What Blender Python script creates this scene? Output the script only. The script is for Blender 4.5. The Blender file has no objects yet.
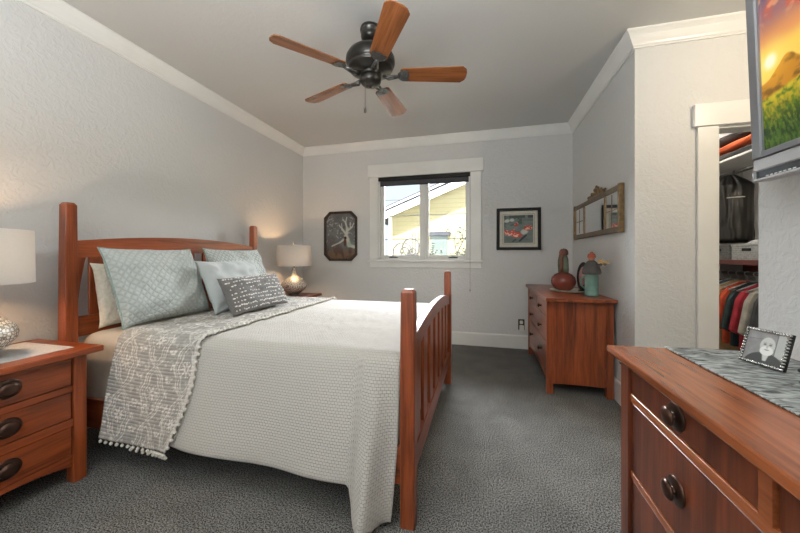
import bpy, bmesh, math, random
import numpy as np
from mathutils import Vector, Matrix, noise

random.seed(7)
SC = bpy.context.scene
COL = SC.collection
PI = math.pi

# ------------------------------------------------------------------ camera
cam_d = bpy.data.cameras.new('camera')
cam = bpy.data.objects.new('camera', cam_d); COL.objects.link(cam)
cam_d.sensor_width = 36.0
cam_d.lens = 36.0 * 321.0 / 800.0
cam_d.shift_y = -11.5 / 800.0
cam_d.clip_start = 0.02
cam.location = (0, 0, 1.15)
cam.rotation_euler = (PI / 2, 0, math.atan(83 / 321))
SC.camera = cam

# ------------------------------------------------------------------ view, world, sun, large lights
SC.view_settings.view_transform = 'Standard'
SC.view_settings.look = 'None'
SC.view_settings.gamma = 1.0
SC.view_settings.use_curve_mapping = False
SC.view_settings.exposure = 0.42
SC.cycles.use_denoising = True
SC.cycles.max_bounces = 8
SC.cycles.diffuse_bounces = 5
SC.cycles.transparent_max_bounces = 12
SC.cycles.sample_clamp_indirect = 4.0
SC.cycles.caustics_reflective = False
SC.cycles.caustics_refractive = False

SKY_LOW = (0.70, 0.80, 0.88)
SKY_HIGH = (3.6, 3.9, 4.4)
SKY_FILL_W = 1900.0
CLOSET_W = 22.0
SUN_E = 17.0
REAR_W = 7.0
HALL_W = 25.0
LAMP_W = 27.0
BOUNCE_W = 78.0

world = bpy.data.worlds.new('sky_world'); SC.world = world
world.use_nodes = True
wn = world.node_tree; wn.nodes.clear()
w_out = wn.nodes.new('ShaderNodeOutputWorld'); w_bg = wn.nodes.new('ShaderNodeBackground')
w_tc = wn.nodes.new('ShaderNodeTexCoord'); w_sep = wn.nodes.new('ShaderNodeSeparateXYZ')
w_map = wn.nodes.new('ShaderNodeMapRange'); w_mix = wn.nodes.new('ShaderNodeMix'); w_mix.data_type = 'RGBA'
wn.links.new(w_tc.outputs['Generated'], w_sep.inputs[0])
wn.links.new(w_sep.outputs['Z'], w_map.inputs['Value'])
w_map.inputs['From Min'].default_value = 0.22; w_map.inputs['From Max'].default_value = 0.8
wn.links.new(w_map.outputs[0], w_mix.inputs['Factor'])
w_mix.inputs['A'].default_value = (*SKY_LOW, 1); w_mix.inputs['B'].default_value = (*SKY_HIGH, 1)
wn.links.new(w_mix.outputs['Result'], w_bg.inputs['Color'])
wn.links.new(w_bg.outputs[0], w_out.inputs[0])


def light(name, kind, energy, color, loc, rot=(0, 0, 0), parent=None, **kw):
    d = bpy.data.lights.new(name, kind); d.energy = energy; d.color = color
    for k, v in kw.items():
        setattr(d, k, v)
    o = bpy.data.objects.new(name, d); COL.objects.link(o)
    o.location = loc; o.rotation_euler = rot
    if parent:
        o.parent = parent
    return o


# low winter sun that lights the neighbouring gable from behind this house
light('sun', 'SUN', SUN_E, (1.0, 0.96, 0.9), (0, -5, 10), (math.radians(38), 0, math.radians(8)), angle=math.radians(0.5))
portal = light('window_portal', 'AREA', 1.0, (1, 1, 1), (-0.77, 4.36, 1.65), (-PI / 2, 0, 0), shape='RECTANGLE', size=1.3, size_y=1.2)
portal.data.cycles.is_portal = True
# fill panel added high outside the window, standing in for brighter sky
light('sky_fill_panel', 'AREA', SKY_FILL_W, (0.92, 0.96, 1.0), (-0.77, 6.5, 3.65), (math.radians(-60), 0, 0), shape='RECTANGLE', size=4.0, size_y=2.2)
# soft fill added behind the camera; the wall there has no window
light('rear_fill', 'AREA', REAR_W, (0.93, 0.97, 1.0), (-0.9, -0.93, 1.55), (PI / 2, 0, 0), shape='RECTANGLE', size=2.2, size_y=1.7)
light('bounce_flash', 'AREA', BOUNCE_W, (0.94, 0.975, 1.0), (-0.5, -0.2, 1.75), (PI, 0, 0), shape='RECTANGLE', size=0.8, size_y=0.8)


# ------------------------------------------------------------------ helpers
def lin(r, g, b):
    def f(c):
        c /= 255.0
        return c / 12.92 if c <= 0.04045 else ((c + 0.055) / 1.055) ** 2.4
    return (f(r), f(g), f(b))


def nlin(a):
    a = np.asarray(a, float) / 255.0
    return np.where(a <= 0.04045, a / 12.92, ((a + 0.055) / 1.055) ** 2.4)


class MB:
    """collects shapes (world coordinates unless told otherwise) for ONE mesh object"""
    def __init__(self):
        self.bm = bmesh.new()
        self.uv = self.bm.loops.layers.uv.new('UVMap')

    def box(self, x0, x1, y0, y1, z0, z1, bevel=0.0, seg=1, rot=None):
        c = Vector(((x0 + x1) / 2, (y0 + y1) / 2, (z0 + z1) / 2))
        M = Matrix.Translation(c)
        if rot is not None:
            M = M @ rot
        M = M @ Matrix.Diagonal((abs(x1 - x0), abs(y1 - y0), abs(z1 - z0), 1))
        vs = bmesh.ops.create_cube(self.bm, size=1.0, matrix=M)['verts']
        if bevel > 0:
            es = list({e for v in vs for e in v.link_edges})
            bmesh.ops.bevel(self.bm, geom=es, offset=bevel, segments=seg, profile=0.5, affect='EDGES')
        return self

    def hexa(self, bot, top, bevel=0.0):
        """bot, top: four corners each (ccw seen from above)"""
        v = [self.bm.verts.new(p) for p in list(bot) + list(top)]
        fs = [(3, 2, 1, 0), (4, 5, 6, 7), (0, 1, 5, 4), (1, 2, 6, 5), (2, 3, 7, 6), (3, 0, 4, 7)]
        for f in fs:
            self.bm.faces.new([v[i] for i in f])
        if bevel > 0:
            es = list({e for q in v for e in q.link_edges})
            bmesh.ops.bevel(self.bm, geom=es, offset=bevel, segments=1, profile=0.5, affect='EDGES')
        return self

    def lathe(self, prof, c=(0, 0, 0), seg=32, M=None, smooth=True, sx=1.0, sy=1.0):
        """prof: list of (radius, height); spins about local z at c (or matrix M)"""
        M = M or Matrix.Translation(Vector(c))
        rings = []
        for r, z in prof:
            if r < 1e-6:
                rings.append([self.bm.verts.new(M @ Vector((0, 0, z)))])
            else:
                rings.append([self.bm.verts.new(M @ Vector((r * sx * math.cos(2 * PI * k / seg), r * sy * math.sin(2 * PI * k / seg), z))) for k in range(seg)])
        for a, b in zip(rings, rings[1:]):
            for k in range(seg):
                k2 = (k + 1) % seg
                if len(a) == 1 and len(b) == 1:
                    continue
                if len(a) == 1:
                    f = self.bm.faces.new((a[0], b[k2], b[k]))
                elif len(b) == 1:
                    f = self.bm.faces.new((a[k], a[k2], b[0]))
                else:
                    f = self.bm.faces.new((a[k], a[k2], b[k2], b[k]))
                f.smooth = smooth
        return self

    def tube(self, pts, r, seg=8, closed=False, taper=None):
        pts = [Vector(p) for p in pts]
        n = len(pts); rings = []
        up = Vector((0.13, 0.31, 0.94))
        for i, p in enumerate(pts):
            a = pts[(i - 1) % n] if (closed or i > 0) else p
            b = pts[(i + 1) % n] if (closed or i < n - 1) else p
            t = (b - a).normalized()
            u = t.cross(up)
            if u.length < 1e-4:
                u = t.cross(Vector((1, 0, 0)))
            u.normalize(); w = t.cross(u)
            rr = r if taper is None else r * taper[i]
            rings.append([self.bm.verts.new(p + rr * (math.cos(2 * PI * k / seg) * u + math.sin(2 * PI * k / seg) * w)) for k in range(seg)])
        pairs = list(zip(rings, rings[1:])) + ([(rings[-1], rings[0])] if closed else [])
        for a, b in pairs:
            for k in range(seg):
                f = self.bm.faces.new((a[k], a[(k + 1) % seg], b[(k + 1) % seg], b[k])); f.smooth = True
        if not closed:
            self.bm.faces.new(list(reversed(rings[0]))); self.bm.faces.new(rings[-1])
        return self

    def prism(self, poly, M, depth, bevel=0.0):
        """poly in local xy, extruded along local z by depth, placed by M"""
        a = [self.bm.verts.new(M @ Vector((x, y, 0))) for x, y in poly]
        b = [self.bm.verts.new(M @ Vector((x, y, depth))) for x, y in poly]
        n = len(poly)
        self.bm.faces.new(list(reversed(a))); self.bm.faces.new(b)
        for k in range(n):
            self.bm.faces.new((a[k], a[(k + 1) % n], b[(k + 1) % n], b[k]))
        if bevel > 0:
            vs = a + b
            es = list({e for v in vs for e in v.link_edges})
            bmesh.ops.bevel(self.bm, geom=es, offset=bevel, segments=1, profile=0.5, affect='EDGES')
        return self

    def ball(self, c, r, seg=12, s=(1, 1, 1), R=None):
        M = Matrix.Translation(Vector(c))
        if R is not None:
            M = M @ R
        M = M @ Matrix.Diagonal((r * s[0], r * s[1], r * s[2], 1))
        vs = bmesh.ops.create_uvsphere(self.bm, u_segments=seg, v_segments=max(6, seg // 2), radius=1.0, matrix=M)['verts']
        for v in vs:
            for f in v.link_faces:
                f.smooth = True
        return self

    def grid(self, P, nu, nv, uv=None, smooth=True, close_u=False, flip=False):
        """P(i/nu, j/nv) -> point"""
        V = [[self.bm.verts.new(P(i / nu, j / nv)) for j in range(nv + 1)] for i in range(nu + (0 if close_u else 1))]
        m = len(V)
        for i in range(nu):
            for j in range(nv):
                q = (V[i][j], V[(i + 1) % m][j], V[(i + 1) % m][j + 1], V[i][j + 1])
                if flip:
                    q = tuple(reversed(q))
                f = self.bm.faces.new(q); f.smooth = smooth
                if uv:
                    st = [(i / nu, j / nv), ((i + 1) / nu, j / nv), ((i + 1) / nu, (j + 1) / nv), (i / nu, (j + 1) / nv)]
                    if flip:
                        st = st[::-1]
                    for lp, (a, b) in zip(f.loops, st):
                        lp[self.uv].uv = uv(a, b)
        return V

    def clean(self, d=1e-5):
        bmesh.ops.remove_doubles(self.bm, verts=self.bm.verts, dist=d)
        return self

    def build(self, name, mat, parent=None, local=False, recalc=True):
        if recalc:
            bmesh.ops.recalc_face_normals(self.bm, faces=self.bm.faces)
        me = bpy.data.meshes.new(name)
        self.bm.to_mesh(me); self.bm.free()
        me.materials.append(mat)
        o = bpy.data.objects.new(name, me); COL.objects.link(o)
        if parent is not None:
            o.parent = parent
            if not local:
                p = Vector((0, 0, 0)); q = parent
                while q is not None:
                    p += Vector(q.location); q = q.parent
                me.transform(Matrix.Translation(-p))
        return o


def tag(o, label=None, cat=None, group=None, kind=None):
    if label: o['label'] = label
    if cat: o['category'] = cat
    if group: o['group'] = group
    if kind: o['kind'] = kind
    return o


def thing(name, label, cat, loc, group=None):
    o = bpy.data.objects.new(name, None); COL.objects.link(o)
    o.location = loc; o.empty_display_size = 0.05
    return tag(o, label, cat, group)


def solo(mb, name, mat, label, cat, loc, group=None, kind=None):
    """one-mesh thing with its origin at loc"""
    o = mb.build(name, mat)
    o.data.transform(Matrix.Translation(-Vector(loc))); o.location = loc
    return tag(o, label, cat, group, kind)


def struct(mb, name, mat, parent=None):
    o = mb.build(name, mat, parent)
    if parent is None:
        o['kind'] = 'structure'
    return o


def copy_tree(o, parent=None):
    c = o.copy(); COL.objects.link(c)
    if parent is not None:
        c.parent = parent
    for ch in list(o.children):
        copy_tree(ch, c)
    return c


def solidify(o, t, offset=0.0):
    m = o.modifiers.new('thickness', 'SOLIDIFY'); m.thickness = t; m.offset = offset
    return o


RX = lambda a: Matrix.Rotation(a, 4, 'X')
RY = lambda a: Matrix.Rotation(a, 4, 'Y')
RZ = lambda a: Matrix.Rotation(a, 4, 'Z')


def frame_M(o, ex, ey):
    ex = Vector(ex).normalized(); ey = Vector(ey); ey = (ey - ey.dot(ex) * ex).normalized(); ez = ex.cross(ey)
    M = Matrix.Identity(4)
    for i in range(3):
        M[i][0] = ex[i]; M[i][1] = ey[i]; M[i][2] = ez[i]; M[i][3] = o[i]
    return M


# ------------------------------------------------------------------ materials
def mat_base(name, color=(0.5, 0.5, 0.5), rough=0.6, metal=0.0, spec=0.5):
    m = bpy.data.materials.new(name); m.use_nodes = True
    b = m.node_tree.nodes['Principled BSDF']
    b.inputs['Base Color'].default_value = (*color, 1)
    b.inputs['Roughness'].default_value = rough
    b.inputs['Metallic'].default_value = metal
    b.inputs['Specular IOR Level'].default_value = spec
    return m, m.node_tree.nodes, m.node_tree.links, b


def add_noise(m, nd, lk, b, c1, c2, scale=(1, 1, 1), nscale=5.0, detail=4.0, lo=0.35, hi=0.65, bump=0.0, bdist=0.01, coord='Object'):
    tc = nd.new('ShaderNodeTexCoord'); mp = nd.new('ShaderNodeMapping'); mp.inputs['Scale'].default_value = scale
    lk.new(tc.outputs[coord], mp.inputs[0])
    nz = nd.new('ShaderNodeTexNoise'); nz.inputs['Scale'].default_value = nscale; nz.inputs['Detail'].default_value = detail
    lk.new(mp.outputs[0], nz.inputs['Vector'])
    rp = nd.new('ShaderNodeValToRGB')
    rp.color_ramp.elements[0].position = lo; rp.color_ramp.elements[1].position = hi
    rp.color_ramp.elements[0].color = (*c1, 1); rp.color_ramp.elements[1].color = (*c2, 1)
    lk.new(nz.outputs['Fac'], rp.inputs[0]); lk.new(rp.outputs[0], b.inputs['Base Color'])
    if bump > 0:
        bp = nd.new('ShaderNodeBump'); bp.inputs['Strength'].default_value = bump; bp.inputs['Distance'].default_value = bdist
        lk.new(nz.outputs['Fac'], bp.inputs['Height']); lk.new(bp.outputs[0], b.inputs['Normal'])
    return mp, nz


def noisy(name, c1, c2, nscale=5, scale=(1, 1, 1), rough=0.6, bump=0.0, bdist=0.01, metal=0.0, spec=0.5, lo=0.35, hi=0.65, detail=4, coord='Object'):
    m, nd, lk, b = mat_base(name, c1, rough, metal, spec)
    add_noise(m, nd, lk, b, c1, c2, scale, nscale, detail, lo, hi, bump, bdist, coord)
    return m


def paint(name, c, knock=0.25):
    """flat wall paint over a hand-trowelled, knocked-down plaster texture"""
    m, nd, lk, b = mat_base(name, c, 0.55, 0, 0.35)
    tc = nd.new('ShaderNodeTexCoord')
    n1 = nd.new('ShaderNodeTexNoise'); n1.inputs['Scale'].default_value = 26; n1.inputs['Detail'].default_value = 3
    n1.inputs['Distortion'].default_value = 1.2
    rp = nd.new('ShaderNodeMapRange'); rp.inputs['From Min'].default_value = 0.42; rp.inputs['From Max'].default_value = 0.6
    lk.new(tc.outputs['Object'], n1.inputs['Vector']); lk.new(n1.outputs['Fac'], rp.inputs['Value'])
    bp = nd.new('ShaderNodeBump'); bp.inputs['Strength'].default_value = knock; bp.inputs['Distance'].default_value = 0.006
    lk.new(rp.outputs[0], bp.inputs['Height']); lk.new(bp.outputs[0], b.inputs['Normal'])
    return m


def wood(name, axis, dark, lite, rough=0.32, fine=1.0):
    """grain runs along the axis"""
    m, nd, lk, b = mat_base(name, lite, rough, 0, 0.5)
    sc = [14 * fine, 14 * fine, 14 * fine]; sc[axis] = 1.1 * fine
    tc = nd.new('ShaderNodeTexCoord'); mp = nd.new('ShaderNodeMapping'); mp.inputs['Scale'].default_value = sc
    lk.new(tc.outputs['Object'], mp.inputs[0])
    n1 = nd.new('ShaderNodeTexNoise'); n1.inputs['Scale'].default_value = 1.4; n1.inputs['Detail'].default_value = 6; n1.inputs['Distortion'].default_value = 0.8
    lk.new(mp.outputs[0], n1.inputs['Vector'])
    sc2 = [75, 75, 75]; sc2[axis] = 4
    mp2 = nd.new('ShaderNodeMapping'); mp2.inputs['Scale'].default_value = sc2
    lk.new(tc.outputs['Object'], mp2.inputs[0])
    n2 = nd.new('ShaderNodeTexNoise'); n2.inputs['Scale'].default_value = 1.6; n2.inputs['Detail'].default_value = 3
    lk.new(mp2.outputs[0], n2.inputs['Vector'])
    mx = nd.new('ShaderNodeMath'); mx.operation = 'MULTIPLY_ADD'; mx.inputs[1].default_value = 0.45
    lk.new(n2.outputs['Fac'], mx.inputs[0]); lk.new(n1.outputs['Fac'], mx.inputs[2])
    rp = nd.new('ShaderNodeValToRGB')
    rp.color_ramp.elements[0].position = 0.52; rp.color_ramp.elements[1].position = 0.92
    rp.color_ramp.elements[0].color = (*dark, 1); rp.color_ramp.elements[1].color = (*lite, 1)
    lk.new(mx.outputs[0], rp.inputs[0]); lk.new(rp.outputs[0], b.inputs['Base Color'])
    b.inputs['Coat Weight'].default_value = 0.22; b.inputs['Coat Roughness'].default_value = 0.2
    return m


def uv_fabric(name, c1, c2, kind='weave', su=60, sv=60, bump=0.5, rough=0.9, bdist=0.004):
    """cloth with a woven or quilted relief laid out on its own UV (metres)"""
    m, nd, lk, b = mat_base(name, c1, rough, 0, 0.2)
    b.inputs['Sheen Weight'].default_value = 0.25
    uvn = nd.new('ShaderNodeUVMap'); uvn.uv_map = 'UVMap'
    mp = nd.new('ShaderNodeMapping'); mp.inputs['Scale'].default_value = (su, sv, 1)
    lk.new(uvn.outputs[0], mp.inputs[0])
    if kind == 'weave':
        t = nd.new('ShaderNodeTexBrick'); t.inputs['Scale'].default_value = 1.0
        t.inputs['Mortar Size'].default_value = 0.07; t.inputs['Mortar Smooth'].default_value = 1.0
        t.inputs['Brick Width'].default_value = 1.0; t.inputs['Row Height'].default_value = 0.8
        lk.new(mp.outputs[0], t.inputs['Vector'])
        iv = nd.new('ShaderNodeMath'); iv.operation = 'SUBTRACT'; iv.inputs[0].default_value = 1.0
        lk.new(t.outputs['Fac'], iv.inputs[1]); hgt = iv.outputs[0]
    elif kind == 'quilt':
        sep = nd.new('ShaderNodeSeparateXYZ'); lk.new(mp.outputs[0], sep.inputs[0])
        outs = []
        for sgn in (1, -1):
            a = nd.new('ShaderNodeMath'); a.operation = 'MULTIPLY_ADD'; a.inputs[1].default_value = sgn
            lk.new(sep.outputs['Y'], a.inputs[0]); lk.new(sep.outputs['X'], a.inputs[2])
            pp = nd.new('ShaderNodeMath'); pp.operation = 'PINGPONG'; pp.inputs[1].default_value = 0.5
            lk.new(a.outputs[0], pp.inputs[0])
            sq = nd.new('ShaderNodeMath'); sq.operation = 'POWER'; sq.inputs[1].default_value = 0.5
            lk.new(pp.outputs[0], sq.inputs[0]); outs.append(sq)
        mn = nd.new('ShaderNodeMath'); mn.operation = 'MINIMUM'
        lk.new(outs[0].outputs[0], mn.inputs[0]); lk.new(outs[1].outputs[0], mn.inputs[1]); hgt = mn.outputs[0]
    else:
        t = nd.new('ShaderNodeTexNoise'); t.inputs['Scale'].default_value = 1.0; t.inputs['Detail'].default_value = 4
        lk.new(mp.outputs[0], t.inputs['Vector']); hgt = t.outputs['Fac']
    rp = nd.new('ShaderNodeValToRGB')
    rp.color_ramp.elements[0].position = 0.1; rp.color_ramp.elements[1].position = 0.75
    rp.color_ramp.elements[0].color = (*c2, 1); rp.color_ramp.elements[1].color = (*c1, 1)
    lk.new(hgt, rp.inputs[0]); lk.new(rp.outputs[0], b.inputs['Base Color'])
    bp = nd.new('ShaderNodeBump'); bp.inputs['Strength'].default_value = bump; bp.inputs['Distance'].default_value = bdist
    lk.new(hgt, bp.inputs['Height']); lk.new(bp.outputs[0], b.inputs['Normal'])
    return m


def attr_mat(name, rough=0.8, emit=0.0, spec=0.3):
    m, nd, lk, b = mat_base(name, (0.5, 0.5, 0.5), rough, 0, spec)
    at = nd.new('ShaderNodeAttribute'); at.attribute_name = 'paint'
    if emit > 0:
        b.inputs['Base Color'].default_value = (0.01, 0.01, 0.01, 1)
        lk.new(at.outputs['Color'], b.inputs['Emission Color']); b.inputs['Emission Strength'].default_value = emit
    else:
        lk.new(at.outputs['Color'], b.inputs['Base Color'])
    return m


def painted_panel(name, o, eu, ev, nu, nv, fn, mat, parent):
    """flat printed panel: o + s*eu + t*ev coloured by fn(S, T) (srgb 0..255 arrays)"""
    o = Vector(o); eu = Vector(eu); ev = Vector(ev)
    S, T = np.meshgrid(np.linspace(0, 1, nu), np.linspace(0, 1, nv), indexing='ij')
    pts = np.array(o)[None, None] + S[..., None] * np.array(eu) + T[..., None] * np.array(ev)
    idx = np.arange(nu * nv).reshape(nu, nv)
    faces = np.stack([idx[:-1, :-1], idx[1:, :-1], idx[1:, 1:], idx[:-1, 1:]], -1).reshape(-1, 4)
    p = Vector(parent.location)
    me = bpy.data.meshes.new(name)
    me.from_pydata((pts.reshape(-1, 3) - np.array(p)).tolist(), [], faces.tolist())
    ca = me.color_attributes.new('paint', 'FLOAT_COLOR', 'POINT')
    rgb = nlin(np.clip(fn(S, T), 0, 255)).reshape(-1, 3)
    ca.data.foreach_set('color', np.concatenate([rgb, np.ones((len(rgb), 1))], 1).ravel().astype(np.float32))
    me.materials.append(mat)
    ob = bpy.data.objects.new(name, me); COL.objects.link(ob); ob.parent = parent
    return ob


def vnoise(S, T, seed=0, octaves=4):
    """smooth value noise 0..1 on arrays"""
    rs = np.random.RandomState(seed)
    tot = np.zeros_like(S); amp = 1.0; norm = 0
    for k in range(octaves):
        tab = rs.rand(64, 64)
        x = S * 2 ** k; y = T * 2 ** k
        xi = np.floor(x).astype(int); yi = np.floor(y).astype(int)
        fx = x - xi; fy = y - yi
        fx = fx * fx * (3 - 2 * fx); fy = fy * fy * (3 - 2 * fy)
        g = lambda a, b: tab[a % 64, b % 64]
        v = (g(xi, yi) * (1 - fx) + g(xi + 1, yi) * fx) * (1 - fy) + (g(xi, yi + 1) * (1 - fx) + g(xi + 1, yi + 1) * fx) * fy
        tot += amp * v; norm += amp; amp *= 0.5
    return tot / norm


def mixc(a, b, f):
    return a * (1 - f[..., None]) + np.asarray(b, float) * f[..., None]


def sstep(a, b, x):
    t = np.clip((x - a) / (b - a), 0, 1); return t * t * (3 - 2 * t)


M = {}
M['wall'] = paint('wall_paint', lin(212, 212, 210), 0.28)
M['closet_paint'] = paint('closet_paint', lin(205, 205, 203))
M['ceiling'] = paint('ceiling_paint', lin(200, 200, 197), 0.08)
M['trim'] = noisy('white_trim', lin(232, 232, 228), lin(226, 226, 222), 3, rough=0.3)
CD, CL = lin(100, 42, 18), lin(164, 80, 40)
M['wx'] = wood('cherry_x', 0, CD, CL)
M['wy'] = wood('cherry_y', 1, CD, CL)
M['wz'] = wood('cherry_z', 2, CD, CL)
CD2, CL2 = lin(96, 42, 20), lin(162, 82, 44)
M['bx'] = wood('bed_cherry_x', 0, CD2, CL2)
M['by'] = wood('bed_cherry_y', 1, CD2, CL2)
M['bz'] = wood('bed_cherry_z', 2, CD2, CL2)
M['bronze'] = noisy('dark_bronze', lin(66, 48, 40), lin(88, 62, 50), 20, rough=0.28, metal=0.7)
M['pewter'] = noisy('aged_pewter', lin(86, 86, 84), lin(112, 112, 110), 9, rough=0.3, metal=0.75)
M['darkpewter'] = noisy('oil_rubbed_pewter', lin(50, 48, 45), lin(70, 67, 63), 9, rough=0.3, metal=0.7)
M['black'] = noisy('black_paint', lin(20, 19, 18), lin(28, 27, 25), 20, rough=0.55, spec=0.3)


def carpet():
    m, nd, lk, b = mat_base('grey_carpet', (0.1, 0.1, 0.1), 1.0, 0, 0.05)
    tc = nd.new('ShaderNodeTexCoord')
    n1 = nd.new('ShaderNodeTexNoise'); n1.inputs['Scale'].default_value = 165; n1.inputs['Roughness'].default_value = 0.6; n1.inputs['Detail'].default_value = 2
    n2 = nd.new('ShaderNodeTexNoise'); n2.inputs['Scale'].default_value = 5; n2.inputs['Detail'].default_value = 5; n2.inputs['Distortion'].default_value = 0.6
    for n in (n1, n2):
        lk.new(tc.outputs['Object'], n.inputs['Vector'])
    r1 = nd.new('ShaderNodeValToRGB'); r1.color_ramp.elements[0].position = 0.38; r1.color_ramp.elements[1].position = 0.62
    r1.color_ramp.elements[0].color = (*lin(30, 30, 29), 1); r1.color_ramp.elements[1].color = (*lin(150, 149, 145), 1)
    r2 = nd.new('ShaderNodeMapRange'); r2.inputs['From Min'].default_value = 0.35; r2.inputs['From Max'].default_value = 0.68
    r2.inputs['To Min'].default_value = 0.88; r2.inputs['To Max'].default_value = 1.1
    lk.new(n1.outputs['Fac'], r1.inputs[0]); lk.new(n2.outputs['Fac'], r2.inputs['Value'])
    mx = nd.new('ShaderNodeMix'); mx.data_type = 'RGBA'; mx.blend_type = 'MULTIPLY'; mx.inputs['Factor'].default_value = 1
    lk.new(r1.outputs[0], mx.inputs['A']); lk.new(r2.outputs[0], mx.inputs['B']); lk.new(mx.outputs['Result'], b.inputs['Base Color'])
    ad = nd.new('ShaderNodeMath'); ad.operation = 'MULTIPLY_ADD'; ad.inputs[1].default_value = 0.35
    lk.new(n2.outputs['Fac'], ad.inputs[0]); lk.new(n1.outputs['Fac'], ad.inputs[2])
    bp = nd.new('ShaderNodeBump'); bp.inputs['Strength'].default_value = 0.55; bp.inputs['Distance'].default_value = 0.012
    lk.new(ad.outputs[0], bp.inputs['Height']); lk.new(bp.outputs[0], b.inputs['Normal'])
    return m


def clear_glass():
    m = bpy.data.materials.new('window_glass'); m.use_nodes = True
    nd = m.node_tree.nodes; lk = m.node_tree.links; nd.clear()
    o = nd.new('ShaderNodeOutputMaterial'); t = nd.new('ShaderNodeBsdfTransparent'); g = nd.new('ShaderNodeBsdfGlossy')
    g.inputs['Roughness'].default_value = 0.02
    f = nd.new('ShaderNodeFresnel'); f.inputs['IOR'].default_value = 1.35
    x = nd.new('ShaderNodeMixShader'); lk.new(f.outputs[0], x.inputs[0]); lk.new(t.outputs[0], x.inputs[1]); lk.new(g.outputs[0], x.inputs[2])
    lk.new(x.outputs[0], o.inputs[0])
    return m


def shade_cloth():
    m = bpy.data.materials.new('lamp_shade_linen'); m.use_nodes = True
    nd = m.node_tree.nodes; lk = m.node_tree.links; nd.clear()
    o = nd.new('ShaderNodeOutputMaterial'); d = nd.new('ShaderNodeBsdfDiffuse'); t = nd.new('ShaderNodeBsdfTranslucent')
    nz = nd.new('ShaderNodeTexNoise'); nz.inputs['Scale'].default_value = 160
    tc = nd.new('ShaderNodeTexCoord'); lk.new(tc.outputs['Object'], nz.inputs['Vector'])
    rp = nd.new('ShaderNodeValToRGB'); rp.color_ramp.elements[0].color = (0.78, 0.77, 0.74, 1); rp.color_ramp.elements[1].color = (0.9, 0.89, 0.87, 1)
    lk.new(nz.outputs['Fac'], rp.inputs[0]); lk.new(rp.outputs[0], d.inputs['Color'])
    t.inputs['Color'].default_value = (0.9, 0.84, 0.76, 1)
    x = nd.new('ShaderNodeMixShader'); x.inputs[0].default_value = 0.45
    lk.new(d.outputs[0], x.inputs[1]); lk.new(t.outputs[0], x.inputs[2]); lk.new(x.outputs[0], o.inputs[0])
    return m


def mosaic():
    """silvered glass body with small raised tesserae"""
    m, nd, lk, b = mat_base('silver_mosaic', lin(220, 214, 200), 0.25, 0.2, 0.6)
    tc = nd.new('ShaderNodeTexCoord'); v = nd.new('ShaderNodeTexVoronoi'); v.inputs['Scale'].default_value = 62; v.inputs['Randomness'].default_value = 0.45
    v.feature = 'DISTANCE_TO_EDGE'
    lk.new(tc.outputs['Object'], v.inputs['Vector'])
    rp = nd.new('ShaderNodeValToRGB'); rp.color_ramp.elements[0].position = 0.03; rp.color_ramp.elements[1].position = 0.2
    rp.color_ramp.elements[0].color = (*lin(112, 106, 96), 1); rp.color_ramp.elements[1].color = (*lin(232, 228, 216), 1)
    lk.new(v.outputs['Distance'], rp.inputs[0]); lk.new(rp.outputs[0], b.inputs['Base Color'])
    bp = nd.new('ShaderNodeBump'); bp.inputs['Strength'].default_value = 0.7; bp.inputs['Distance'].default_value = 0.004
    lk.new(v.outputs['Distance'], bp.inputs['Height']); lk.new(bp.outputs[0], b.inputs['Normal'])
    return m


M['carpet'] = carpet()
M['glass'] = clear_glass()
M['shade'] = shade_cloth()
M['mosaic'] = mosaic()

# ------------------------------------------------------------------ the room shell
XL, XR, YB, YC, YE, YF, ZC = -2.55, 1.03, 4.19, 2.59, 1.555, -1.0, 2.70
HX = 2.75          # east wall of the passage
b = MB().box(XL - 0.1, HX + 0.1, YF - 0.1, YB + 0.15, -0.12, 0.0); struct(b, 'floor', M['carpet'])
b = MB().box(XL - 0.1, HX + 0.1, YF - 0.1, YB + 0.15, ZC, ZC + 0.12); struct(b, 'ceiling', M['ceiling'])
b = MB().box(XL - 0.1, XL, YF - 0.1, YB + 0.15, 0, ZC); struct(b, 'wall_left', M['wall'])
b = MB().box(XL, XR + 0.12, YF - 0.1, YF, 0, ZC); struct(b, 'wall_front', M['wall'])
WX0, WX1, WZ0, WZ1 = -1.395, -0.147, 1.085, 2.21
b = MB()
b.box(XL, WX0, YB, YB + 0.15, 0, ZC).box(WX1, HX + 0.1, YB, YB + 0.15, 0, ZC)
b.box(WX0, WX1, YB, YB + 0.15, 0, WZ0).box(WX0, WX1, YB, YB + 0.15, WZ1, ZC)
struct(b, 'wall_back', M['wall'])
b = MB().box(XR, XR + 0.12, YC + 0.12, YB, 0, ZC); struct(b, 'wall_alcove', M['wall'])
b = MB().box(XR, XR + 0.12, YF, YE, 0, ZC, 0.012, 3); struct(b, 'wall_right', M['wall'])
DX0, DX1, DZ = 1.50, 2.26, 2.005
b = MB().box(XR, DX0, YC, YC + 0.12, 0, ZC).box(DX1, HX, YC, YC + 0.12, 0, ZC).box(DX0, DX1, YC, YC + 0.12, DZ, ZC)
struct(b, 'wall_closet', M['wall'])
b = MB().box(HX, HX + 0.1, YF - 0.1, YB, 0, ZC); struct(b, 'wall_passage', M['wall'])
b = MB().box(XR + 0.12, HX, 0.2, 0.3, 0, ZC); struct(b, 'wall_passage_end', M['wall'])
b = MB().box(XR + 0.12, 2.42, 3.66, 3.74, 0, ZC); struct(b, 'wall_closet_rear', M['closet_paint'])
b = MB().box(2.34, 2.42, YC + 0.12, 3.66, 0, ZC); struct(b, 'wall_closet_side', M['closet_paint'])


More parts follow.
